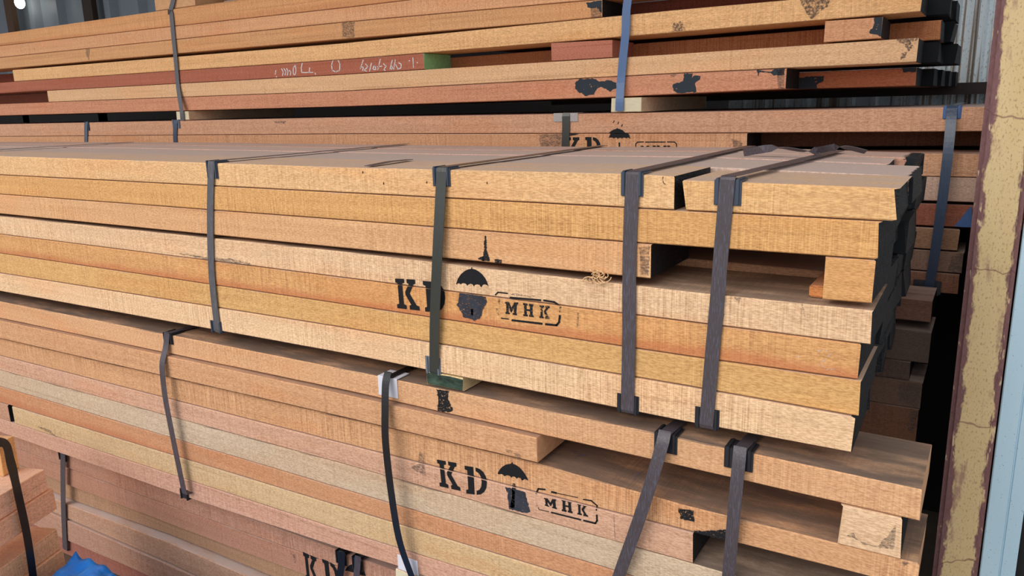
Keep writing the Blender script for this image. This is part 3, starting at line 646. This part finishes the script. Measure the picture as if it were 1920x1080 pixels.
ab['3r'] = board('short tan block with a dark painted end at the right of the upper pile', dA, [(1546,39),(1655,31)], [(1546,80),(1655,72)], (1546,60), (1654,53), (216,160,116), endR='black', group=G_A, saw=.2)
ab[4] = board('bright tan board in the middle of the upper pile with paint patches', dA, aS[4], aS[3], (25,142), (1728,5), (232,184,126), endR='black', group=G_A, saw=.25)
ab[5] = board('tan board of the upper pile with a black painted right end', dA, aS[6], (lambda x: max(aS[5](x), aS[4](x) if x > -2.85 else 0)+.0004), XB, (1129,18), (216,164,112), endR='black', group=G_A, saw=.3)
ab[6] = board('light tan board second from the top of the upper pile', dA, aS[7], aS[6], XB+.03, -.3, (222,168,120), group=G_A, saw=.3)
ab[7] = board('topmost tan board of the upper pile, under the spacer block', dA, aS[8], aS[7], XB-.03, -.35, (220,164,110), group=G_A, saw=.4, streak=.25)
I2 = dA+.148
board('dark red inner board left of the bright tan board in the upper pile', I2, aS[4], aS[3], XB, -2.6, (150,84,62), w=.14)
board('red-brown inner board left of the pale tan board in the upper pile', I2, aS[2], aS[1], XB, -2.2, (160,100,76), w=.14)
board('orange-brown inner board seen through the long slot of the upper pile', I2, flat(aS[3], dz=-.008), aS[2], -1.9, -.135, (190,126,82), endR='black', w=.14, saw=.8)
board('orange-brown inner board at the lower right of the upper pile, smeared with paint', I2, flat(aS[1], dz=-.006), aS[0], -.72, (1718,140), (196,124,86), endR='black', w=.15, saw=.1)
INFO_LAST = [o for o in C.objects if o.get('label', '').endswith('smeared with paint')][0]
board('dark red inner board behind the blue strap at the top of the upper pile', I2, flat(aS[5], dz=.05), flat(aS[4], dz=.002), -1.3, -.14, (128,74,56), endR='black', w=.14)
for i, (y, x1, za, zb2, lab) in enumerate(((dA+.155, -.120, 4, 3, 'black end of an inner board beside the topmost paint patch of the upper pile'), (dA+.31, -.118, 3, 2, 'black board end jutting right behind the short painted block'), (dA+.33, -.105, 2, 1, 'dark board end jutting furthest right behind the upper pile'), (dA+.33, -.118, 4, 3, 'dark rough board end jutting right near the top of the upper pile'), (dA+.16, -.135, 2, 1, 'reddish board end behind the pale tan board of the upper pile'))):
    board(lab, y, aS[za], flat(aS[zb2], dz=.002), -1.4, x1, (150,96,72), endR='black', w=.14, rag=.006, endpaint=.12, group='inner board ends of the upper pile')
mark(ab[1], [jag(zoomed(640, 0, 3, [(1315,470),(1340,445),(1420,443),(1450,460),(1500,450),(1545,465),(1548,495),(1510,515),(1470,490),(1440,495),(1420,530),(1380,542),(1340,520),(1315,500)]), 1.2, 3), jag(zoomed(1100, 0, 4.908, [(790,780),(830,755),(850,765),(888,740),(895,680),(975,672),(970,720),(990,690),(1050,700),(1030,745),(1000,760),(1005,850),(830,858),(800,830)]), 1.2, 3), jag(zoomed(1100, 0, 4.908, [(1565,640),(1600,650),(1700,660),(1740,630),(1820,628),(1820,690),(1720,695),(1690,670),(1590,665),(1580,705)]), .8, 3)], PAINT, 'paint_splash')
mark(ab[1], [jag(zoomed(1100, 0, 4.908, [(1750,640),(1818,640),(1815,820),(1760,820)]), .8, 3), jag(zoomed(1100, 0, 4.908, [(770,680),(840,676),(800,710),(770,705)]), .8, 3)], GREY_STAIN, 'stain')
mark(ab[4], [jag(zoomed(1100, 0, 4.908, [(785,292),(800,210),(840,215),(862,185),(890,225),(912,275),(850,290)]), .8, 3), jag(zoomed(1460, 0, 4.571, [(185,0),(200,-40),(420,-40),(435,0),(420,60),(370,90),(320,130),(280,165),(240,120),(210,60)]), 1, 3)], PAINT_WORN, 'paint_patch')
mark(ab['3r'], [jag(zoomed(1460, 0, 4.571, [(822,150),(895,142),(892,322),(850,300),(780,285),(775,265),(812,230)]), 1, 3)], PAINT, 'paint_splash')
mark(ab[2], [jag(zoomed(1460, 0, 4.571, q), 1, 3) for q in ([(1010,332),(1200,322),(1190,345),(1130,355),(1160,400),(1110,440),(1070,370),(1015,360)], [(1050,455),(1100,440),(1090,490),(1045,512)])], PAINT_WORN, 'paint_patch')
mark(INFO_LAST, [jag(zoomed(1460, 0, 4.571, q), 1, 3) for q in ([(170,665),(320,650),(385,655),(380,700),(330,720),(330,770),(150,775)], [(1040,565),(1190,560),(1190,620),(1070,618)])], PAINT, 'paint_splash')
mark(ab[5], [jag(zoomed(640, 0, 3, [(1375,15),(1465,2),(1465,75),(1440,45),(1385,42)]), 1, 3)], PAINT, 'paint_splash')
mark(ab[5], [jag(zoomed(640, 0, 3, [(1400,40),(1465,45),(1465,102),(1405,108)]), 1, 3), jag(zoomed(640, 0, 3, [(5,120),(75,118),(72,212),(5,212)]), 1, 3), jag(zoomed(0, 0, 3, [(480,270),(505,270),(500,340),(485,310)]), .6, 3)], GREY_STAIN, 'stain')
Z6 = lambda pts: zoomed(500, 90, 5.333, pts)
chg = []
for ln in ([(92,225),(86,262)], [(94,284),(100,290)], [(150,208),(166,240),(158,276)], [(172,205),(192,235),(184,270)], [(200,205),(214,235),(206,272)], [(224,222),(244,240),(236,270)], [(285,170),(266,200),(266,255),(282,276),(294,225),(286,172)],
           [(356,152),(345,200),(350,245),(462,244)], [(430,198),(424,246)], [(484,250),(490,262)], [(662,124),(648,170),(656,222),(690,240),(730,222),(732,160),(714,120)],
           [(965,120),(938,205)], [(938,196),(968,186),(960,226)], [(988,158),(1012,188),(975,222),(1000,232)], [(1048,150),(1028,232)], [(1078,178),(1058,214),(1092,216),(1086,180),(1066,186)], [(1136,112),(1112,218)], [(1108,188),(1152,182)], [(1168,158),(1196,182),(1168,218),(1186,222)],
           [(1256,122),(1232,216),(1262,205),(1250,180)], [(1286,118),(1270,212)], [(1290,165),(1312,208)], [(1320,148),(1346,162),(1342,200),(1308,212)], [(1462,98),(1468,196)], [(1420,132),(1432,126)], [(1502,142),(1510,148)]):
    chg.append([Z6(s) for s in stroke(ln, 9)])
for a, b in ((0,2),(2,7),(7,10),(10,11),(11,19),(19,23),(23,26)):
    mark(ab[3], [q for g in chg[a:b] for q in g], CHALK, 'chalk_writing')
# spacers below and above
def spacer(label, d, px0, px1, zt, zb_, w, end, col=(222,200,160)):
    xa, xb = onY(px0[0], px0[1], d).x, onY(px1[0], px1[1], d).x
    o = board(label, d, (lambda x: zt), (lambda x: zb_), xa, xb, col, name='spacer_block', w=w, cat='spacer', saw=.1, dust=.1); spacer_faces(o, end); return o
za = aS[0](-2.7)-.001; zc = bS[0](-2.7)+.001
spacer('pale spacer end between the upper and back piles under the thin grey strap', dA-.018, (331,216), (354,216), za, zc, .55, END_PALE)
za = aS[0](-.95)-.001; zc = bS[0](-.95)+.001
spacer('pale spacer end between the upper and back piles under the blue strap', dA-.02, (1146,194), (1203,194), za, zc, .55, END_PALE)
zt = aS[8](-2.8)
spacer('tan spacer block on top of the upper pile by the thin grey strap', dA+.004, (291,10), (366,8), zt+.085, zt+.001, .5, END_RAW, (216,168,118))
spacer('dark spacer block further along the top of the upper pile', dA+.10, (426,4), (446,4), aS[8](-2.4)+.085, aS[8](-2.4)+.001, .4, END_RAW, (150,104,80))
bm = bmesh.new()
xa = onY(430, 2, dA+.06); R = random.Random(4)
for i in range(7):
    q = xa+Vector((R.uniform(0, .32), R.uniform(-.02, .03), 0)); q.z = aS[8](q.x)+.004+R.uniform(0, .008)
    add_box(bm, q.x-.05, q.x+.05, q.y-.008, q.y+.008, q.z-.003, q.z+.003, .001)
o = bm_obj('wood_splinters', bm, WOOD); o.color = lin((150,132,118))+(1,); o['saw'] = .1; o['dust'] = .5; o['streak'] = 0.0
tag(o, 'grey splinters and debris lying on top of the upper pile', 'debris', kind='stuff')
# straps of the upper pile
zl = onY(342, 224, dA-.024).z
pz = onY(326, -20, dA).x
P1 = [Vector((pz, dA+.45, zt+.0875)), Vector((pz, dA+.03, zt+.0875)), Vector((pz, dA+.004, zt+.088)), Vector((pz, dA-.001, zt+.083)), onY(325, -2, dA-.002), onY(319, 22, dA-.004)]
P2 = [onY(a, b, dA-.006) for a, b in ((321,26),(325,70),(329,110),(334,165))]+[onY(340, 205, dA-.022), onY(342, 226, dA-.022)]
strap('thin grey strap down the left part of the upper pile', smoothpath(P1+P2, 4), .0235, S_GREY)
strap('bright blue strap down the right part of the upper pile', smoothpath([Vector((-.83, dA+.45, aS[8](-.83)+.003)), Vector((-.83, dA+.02, aS[8](-.83)+.003)), Vector((-.83, dA-.003, aS[8](-.83)+.001))]+[onY(a, b, dA-.006-c) for a, b, c in ((1177,0,.002),(1173,60,.004),(1168,110,.004),(1164,155,.006),(1162,185,.018),(1161,208,.020))], 4), .0235, S_BLUE)

for k in range(5):
    y = dB+.16+.15*k
    board(('second', 'third', 'fourth', 'fifth', 'sixth')[k]+' row in the dusty top layer of the back pile, deep in the dark gap', y, flat(bS[0], dz=-.001*k), bS[1], XB, XBR-.04-.02*k, (190,150,122), w=.146, dust=.9, group='deep rows of the back pile')
    y = dA+.15+.15*k
    if k > 0: board(('', 'third', 'fourth', 'fifth', 'sixth')[k]+' row in the bottom layer of the upper pile, above the dark gap', y, flat(aS[1], dz=-.006), aS[0], XB, -.16+.01*k, (180,126,96), w=.146, endR='black', endpaint=.05, group='deep rows of the upper pile')
    else: board('second row in the bottom layer of the upper pile, above the dark gap', y, flat(aS[1], dz=-.006), aS[0], XB, -.75, (180,126,96), w=.146, group='deep rows of the upper pile')
# ================================================================== SMALL PILE in the lower left corner, turned away from the others
ang = math.radians(21)
u = Vector((-math.sin(ang), math.cos(ang), 0)); nrm = Vector((math.cos(ang), math.sin(ang), 0))   # along the boards; out of their visible side
yF = .86
corner = onY(90, 920, yF)
def fboard(label, ztop, zbot, L, col, off=0.0, back=0.0, w=.14, dz=0.0):
    bm = bmesh.new(); n = 14; R = random.Random(label); rings = []
    for i in range(n+1):
        s = -L+L*i/n
        pr = [(0, zbot+.0015), (0, ztop-.0015), (-.0015, ztop), (-w, ztop), (-w, zbot), (-.0015, zbot)]
        rings.append([bm.verts.new((s+(R.uniform(-.001, .001) if i in (0, n) else 0), t+(R.uniform(-.0005, .0005) if k < 2 else 0), z-(ztop+zbot)/2)) for k, (t, z) in enumerate(pr)])
    for a, b in zip(rings, rings[1:]):
        for k in range(6): bm.faces.new((a[k], a[(k+1) % 6], b[(k+1) % 6], b[k]))
    f1 = bm.faces.new(rings[0]); f2 = bm.faces.new(rings[-1][::-1]); f1.material_index = f2.material_index = 1
    o = bm_obj('timber_board', bm, [WOOD, END_RAW])
    # local x runs along u, local y out of the visible side
    M = Matrix(((u.x, nrm.x, 0), (u.y, nrm.y, 0), (0, 0, 1)))
    M = Matrix(((u.x, -u.y, 0), (u.y, u.x, 0), (0, 0, 1)))
    o.matrix_world = Matrix.Translation(corner.xy.to_3d()+nrm*off+u*back+Vector((0, 0, (ztop+zbot)/2))) @ M.to_4x4()
    for v in o.data.vertices: v.co.y = -v.co.y
    o.data.flip_normals()
    o.color = lin(col)+(1,); o['saw'] = .25; o['streak'] = 0.0; o['dust'] = .3
    return tag(o, label, 'timber', 'boards of the small pile in the lower left corner')
zz = [onY(a, b, yF).z for a, b in ((83,880),(88,918),(95,957),(92,991),(95,1027),(96,1066))]
zlow = zz[5]-.05
fboard('brown board directly under the upright block of the lower left pile', zz[0], zz[1]+.0005, .75, (236,182,148))
fboard('brown board above the dark gap in the lower left pile', zz[1]-.0005, zz[2], .8, (236,180,144), off=.006, back=.01)
fboard('tan board just below the dark gap in the lower left pile', zz[3], zz[4]+.0005, .75, (236,186,146), off=-.006, back=.012)
fboard('tan board second below the dark gap in the lower left pile', zz[4]-.0005, zz[5], .75, (236,186,146), off=.0, back=.012)
fboard('lowest board of the lower left pile, at the bottom edge of the picture', zz[5]-.001, zlow, .75, (206,158,120), off=.002)
bm = bmesh.new()
q1 = onZ(36, 877, zz[0]+.001); q2 = onZ(13, 893, zz[0]+.001); m = q1-corner
fb = fboard('short upright block on top of the lower left pile', onY(36, 822, q1.y).z, zz[0]+.001, (q1-q2).xy.length, (222,172,116), off=m.dot(nrm), back=m.dot(u), w=.07)
fs = fboard('small spacer in the dark gap of the lower left pile', zz[2]-.0005, zz[3]+.0005, .05, (170,128,100), off=-.01, back=-.32, w=.3); fs.name = 'spacer_block'; fs['category'] = 'spacer'
# bearers under it
fs = fboard('low bearer under the lower left pile', zlow-.001, .001, .1, (110,86,70), off=-.02, back=-.15, w=.3); fs.name = 'spacer_block'; fs['category'] = 'spacer'
# its black strap
def onF(px, py, off):
    r = ray(px, py); p0 = corner+nrm*off; k = (p0-Vector((0, 0, H))).dot(nrm)/r.dot(nrm); v = r*k; v.z += H; return v
pts = [onF(a, b, c) for a, b, c in ((-14,829,-.03),(0,829,-.03),(12,835,-.026),(19,862,-.012),(27,895,.012),(37,940,.02),(47,985,.022),(55,1030,.022),(62,1080,.02),(66,1120,.018))]
bm = bmesh.new(); secs = []; pts = smoothpath(pts, 5)
for i, p in enumerate(pts):
    T = (pts[min(i+1, len(pts)-1)]-pts[max(i-1, 0)]).normalized(); W = u-T*u.dot(T); W.normalize(); N = T.cross(W)
    secs.append([bm.verts.new(p+W*(sx*.0105)+N*(sn*.0005)) for sx, sn in ((-1,-1),(1,-1),(1,1),(-1,1))])
for a, b in zip(secs, secs[1:]):
    for k in range(4): bm.faces.new((a[k], a[(k+1) % 4], b[(k+1) % 4], b[k]))
bm.faces.new(secs[0]); bm.faces.new(secs[-1][::-1])
tag(bm_obj('strapping_band', bm, S_BLACK), 'glossy black strap over the corner of the lower left pile', 'strap')

# crumpled blue sheet on the ground
def tarp():
    n = NT('blue_plastic_sheet'); v = n.coord()
    g = n.noise(v, (9, 9, 9), 3, .6); k = n.ramp(n.noise(v, (40, 14, 30), 3, .7), .58, .72)
    c = n.mix(g, lin((0, 112, 226)), lin((24, 156, 252))); c = n.mix(n.math('MULTIPLY', k, .3), c, lin((110, 180, 245)))
    n.bump(n.noise(v, (26, 26, 26), 4, .6), .5, .01)
    return n.set(Base_Color=c, Roughness=.38, Specular_IOR_Level=.5)
bm = bmesh.new(); nx, ny = 60, 44
from mathutils import noise as mn
gv = []
for i in range(nx+1):
    for j in range(ny+1):
        a, b = i/nx, j/ny
        yy = .50+.44*b
        x = corner.x+.030-(yy-corner.y)*.384+.03*(b > .85)+.62*a; y = yy
        hump = min(1, (1-a)*4, a*14+.0)*min(1, b*3, (1-b)*5.5)
        hump = max(0, hump)**.6
        z = .435*hump-.03*a+.03*mn.noise(Vector((x*8, y*8, 3)))*hump+.022*mn.noise(Vector((x*24, y*24, 1)))*hump
        gv.append(bm.verts.new((x, y, max(.004, z))))
for i in range(nx):
    for j in range(ny):
        k = i*(ny+1)+j; bm.faces.new((gv[k], gv[k+ny+1], gv[k+ny+2], gv[k+1]))
edge = [e for e in bm.edges if e.is_boundary]
o = bm_obj('plastic_sheet', bm, tarp(), smooth=True)
md = o.modifiers.new('thick', 'SOLIDIFY'); md.thickness = .0015
tag(o, 'crumpled bright blue plastic sheet on the ground at the lower left', 'plastic sheet')

# ================================================================== POST, BLUE CHANNEL, SHED
def post_mat():
    n = NT('flaking_yellow_paint'); v = n.coord(False); s = n.n('ShaderNodeSeparateXYZ'); n.l(v, s.inputs[0])
    ax = n.math('ABSOLUTE', s.outputs[0])
    w = n.noise(v, (34, 30, 15), 4, .65)
    ex = n.math('ABSOLUTE', n.math('SUBTRACT', s.outputs[0], .0035))
    edge = n.ramp(n.math('ADD', ex, n.math('MULTIPLY', n.math('SUBTRACT', w, .5), .044)), .0245, .0300)
    sp = n.ramp(n.noise(v, (300, 300, 150), 3, .6), .54, .66)
    big = n.ramp(n.noise(v, (24, 24, 9), 5, .65), .54, .66)
    ye = n.mix(n.noise(v, (26, 26, 10), 4, .6), lin((210, 180, 128)), lin((222, 200, 154)))
    ye = n.mix(n.math('MULTIPLY', sp, .55), ye, lin((150, 100, 80)))
    ye = n.mix(n.math('MULTIPLY', big, .75), ye, lin((156, 118, 104)))
    br = n.mix(n.noise(v, (120, 120, 60), 4, .7), lin((96, 56, 56)), lin((146, 112, 112)))
    br = n.mix(n.ramp(n.noise(v, (90, 90, 20), 3, .6), .62, .68), br, lin((206, 180, 150)))
    side = n.ramp(ax, .0402, .0412)
    br = n.mix(side, br, lin((140, 104, 90)))
    iso = n.math('FRACT', n.math('ADD', n.math('MULTIPLY', s.outputs[2], 3.3), n.math('MULTIPLY', n.noise(v, (9, 9, 4), 3), .55)))
    cr = n.ramp(n.math('ABSOLUTE', n.math('SUBTRACT', iso, .5)), .008, .003)
    c = n.mix(edge, ye, br); c = n.mix(n.math('MULTIPLY', cr, .6), c, lin((110, 70, 66)))
    n.bump(n.math('SUBTRACT', w, edge), .4, .003)
    return n.set(Base_Color=c, Roughness=.7, Specular_IOR_Level=.25)
px0, px1 = -.0232, .0582
bm = bmesh.new(); zt_ = 3.05
add_box(bm, px0-(px0+px1)/2, px1-(px0+px1)/2, 0, .085, -H*.5, zt_-H*.5, 0)
es_ = [e for e in bm.edges if abs(e.verts[0].co.z-e.verts[1].co.z) > 1]
bmesh.ops.bevel(bm, geom=es_, offset=.009, segments=4, affect='EDGES')
o = bm_obj('steel_post', bm, post_mat(), ((px0+px1)/2, 1.72, H*.5))
for p in o.data.polygons: p.use_smooth = False
tag(o, 'rusty steel post with flaking yellow paint in front of the piles', 'post')
bm = bmesh.new(); add_box(bm, -.075, .075, -.03, .115, -H*.5, -H*.5+.012, .002); bm_obj('base_plate', bm, PLASTIC_BLACK, (0, 0, 0), o)
def chan_mat():
    n = NT('pale_blue_speckled_steel'); v = n.coord()
    d1 = n.ramp(n.noise(v, (420, 420, 260), 1, .5), .73, .77)
    c = n.mix(n.noise(v, (12, 12, 3), 3), lin((178, 212, 230)), lin((198, 226, 240)))
    c = n.mix(n.math('MULTIPLY', d1, .75), c, lin((76, 88, 96)))
    return n.set(Base_Color=c, Roughness=.5, Specular_IOR_Level=.4)
cm = chan_mat(); xg0 = px1+.0035
bm = bmesh.new()
prof = [(0, .05), (0, .002), (.002, 0), (.033, 0), (.0342, .004), (.0358, .004), (.037, 0), (.060, 0), (.062, .002), (.062, .05)]
lo = [bm.verts.new((x, y, .014)) for x, y in prof]; hi = [bm.verts.new((x, y, 3.0)) for x, y in prof]
for k in range(len(prof)):
    k2 = (k+1) % len(prof); bm.faces.new((lo[k], lo[k2], hi[k2], hi[k]))
bm.faces.new(lo); bm.faces.new(hi[::-1])
o = bm_obj('steel_channel', bm, cm, (xg0, 1.735, 0))
tag(o, 'pale blue speckled steel channel with a groove, right of the rusty post', 'channel')

def sheet_mat(name, c1, c2, rust=0.0):
    n = NT(name); v = n.coord(False)
    c = n.mix(n.noise(v, (6, 6, 1.2), 4, .6), c1, c2)
    if rust:
        r = n.ramp(n.noise(v, (42, 3, .5), 3, .6), .54, .62)
        c = n.mix(n.math('MULTIPLY', r, rust), c, lin((120, 88, 46)))
        s = n.ramp(n.noise(v, (160, 160, 90), 4, .7), .55, .68)
        c = n.mix(n.math('MULTIPLY', s, rust*.7), c, lin((96, 84, 60)))
    return n.set(Base_Color=c, Roughness=.5, Metallic=.0, Specular_IOR_Level=.5)
def corrugated(name, xa, xb, y, z0, z1, pitch, depth, mat):
    bm = bmesh.new(); x = xa; prof = []
    while x < xb:
        prof += [(x, y), (x+pitch*.55, y), (x+pitch*.66, y-depth), (x+pitch*.86, y-depth), (x+pitch*.97, y)]
        x += pitch
    a = [bm.verts.new((p[0], p[1], z0)) for p in prof]; b = [bm.verts.new((p[0], p[1], z1)) for p in prof]
    for i in range(len(a)-1): bm.faces.new((a[i], a[i+1], b[i+1], b[i]))
    o = bm_obj(name, bm, mat); m = o.modifiers.new('t', 'SOLIDIFY'); m.thickness = .0012
    o['kind'] = 'structure'; return o
GREY_SHEET = sheet_mat('grey_sheet_steel', lin((118, 128, 138)), lin((140, 150, 158)))
PALE_SHEET = sheet_mat('pale_rust_streaked_sheet', lin((206, 220, 226)), lin((222, 232, 236)), .85)
corrugated('wall_back', -10, -.9, 3.5, 0, 3.1, .33, .045, GREY_SHEET)
corrugated('wall_right', -.88, 1.6, 3.02, 0, 3.1, .075, .018, PALE_SHEET)
def slab(name, x0, x1, y0, y1, z0, z1, mat):
    bm = bmesh.new(); add_box(bm, x0, x1, y0, y1, z0, z1); o = bm_obj(name, bm, mat); o['kind'] = 'structure'; return o
DARKSTEEL = plain('dark_steel', lin((56, 46, 42)), .7, .3, .3)
ROOF = sheet_mat('roof_sheet', lin((120, 124, 126)), lin((140, 144, 146)))
CONC = plain('dusty_concrete', lin((132, 124, 114)), .9, .2, .15, 8)
slab('floor', -12, 6, -8, 3.7, -.1, 0, CONC)
slab('roof', -10.2, 1.7, .45, 3.7, 3.1, 3.14, ROOF)
slab('wall_left', -10.2, -10, .9, 3.7, 0, 3.1, GREY_SHEET)
DARK_PANEL = plain('dark_panel', lin((40, 38, 38)), .8, .2)  # near-black for the panels added to keep gaps dark
slab('shade_panel_left', -10, -.95, 3.40, 3.44, 0, 1.72, DARK_PANEL)  # added panel that keeps the slit between the piles dark
slab('trim_1', -1.6, 1.6, 2.93, 2.975, onY(1650, 181, 2.93).z, onY(1650, 160, 2.93).z, DARKSTEEL)
slab('dark_panel_end', .128, 1.7, 1.79, 1.82, 0, 1.5, DARK_PANEL)  # dark panel for the blackness beyond the channel, cut low to let light in
slab('shade_panel_side', .128, .15, 1.82, 2.93, 0, 1.45, DARK_PANEL)  # added panel closing the side to keep light off the piles
slab('shade_panel_back', -1.6, .128, 2.90, 2.925, 0, 1.36, DARK_PANEL)  # added dark panel standing in for shade on the lower wall
# brown uprights against the back wall
for lab, px, w, m in (('brown upright against the grey back wall, far left', 15, .10, (96, 74, 58)), ('dark brown upright against the grey back wall near the spacer block', 164, .12, (66, 52, 44))):
    X = onY(px, 20, 3.4).x; bm = bmesh.new(); add_box(bm, -w/2, w/2, 0, .04, 0, 3.1, .003)
    o = bm_obj('wall_upright', bm, plain('upright_paint', lin(m), .7, .3), (X, 3.40, 0)); tag(o, lab, 'upright')
# made-up glow standing in for daylight through a gap in the wall
X = onY(24, 4, 3.3); o = bpy.data.objects.new('gap_glow', None); C.objects.link(o); o.location = (X.x, 3.35, X.z)
tag(o, 'small added glow for daylight through a gap, upper left of the back wall', 'glow')
bm = bmesh.new(); bmesh.ops.create_uvsphere(bm, u_segments=16, v_segments=10, radius=.035)
for v in bm.verts: v.co.z *= 1.25
n = NT('daylight_glow'); n.set(Base_Color=(1, .95, .85, 1), Emission_Color=(1, .95, .82, 1), Emission_Strength=9.0)
bm_obj('glow_blob', bm, n.m, (0, 0, 0), o, True)
bm = bmesh.new(); bmesh.ops.create_cone(bm, cap_ends=True, segments=16, radius1=.03, radius2=.025, depth=.08); bm_obj('added_collar', bm, PLASTIC_BLACK, (0, 0, .10), o)  # collar and arm are made up, the glow has no fitting
bm = bmesh.new(); add_box(bm, -.012, .012, 0, .10, .10, .12, .002); bm_obj('added_arm', bm, PLASTIC_BLACK, (0, 0, 0), o)

# ================================================================== light and camera
w = bpy.data.worlds.new('sky'); sc.world = w; w.use_nodes = True
bg = w.node_tree.nodes['Background']; bg.inputs[0].default_value = (.93, .97, 1.04, 1); bg.inputs[1].default_value = 1.0
sun = bpy.data.lights.new('hazy_sun', 'SUN'); sun.energy = 1.6; sun.angle = math.radians(45); sun.color = (1, .94, .86)
so = link('hazy_sun', sun); so.rotation_euler = Vector((.20, .80, -.60)).to_track_quat('-Z', 'Y').to_euler()
cam = bpy.data.cameras.new('camera'); co = link('camera', cam)
cam.sensor_width = 36; cam.lens = F/1920*36; cam.clip_start = .02
co.matrix_world = Matrix(((RIGHT.x, UP.x, -FWD.x, 0), (RIGHT.y, UP.y, -FWD.y, 0), (RIGHT.z, UP.z, -FWD.z, H), (0, 0, 0, 1)))
sc.camera = co
sc.view_settings.view_transform = 'Standard'; sc.view_settings.look = 'None'; sc.view_settings.gamma = 1; sc.view_settings.use_curve_mapping = False
sc.view_settings.exposure = 0.02
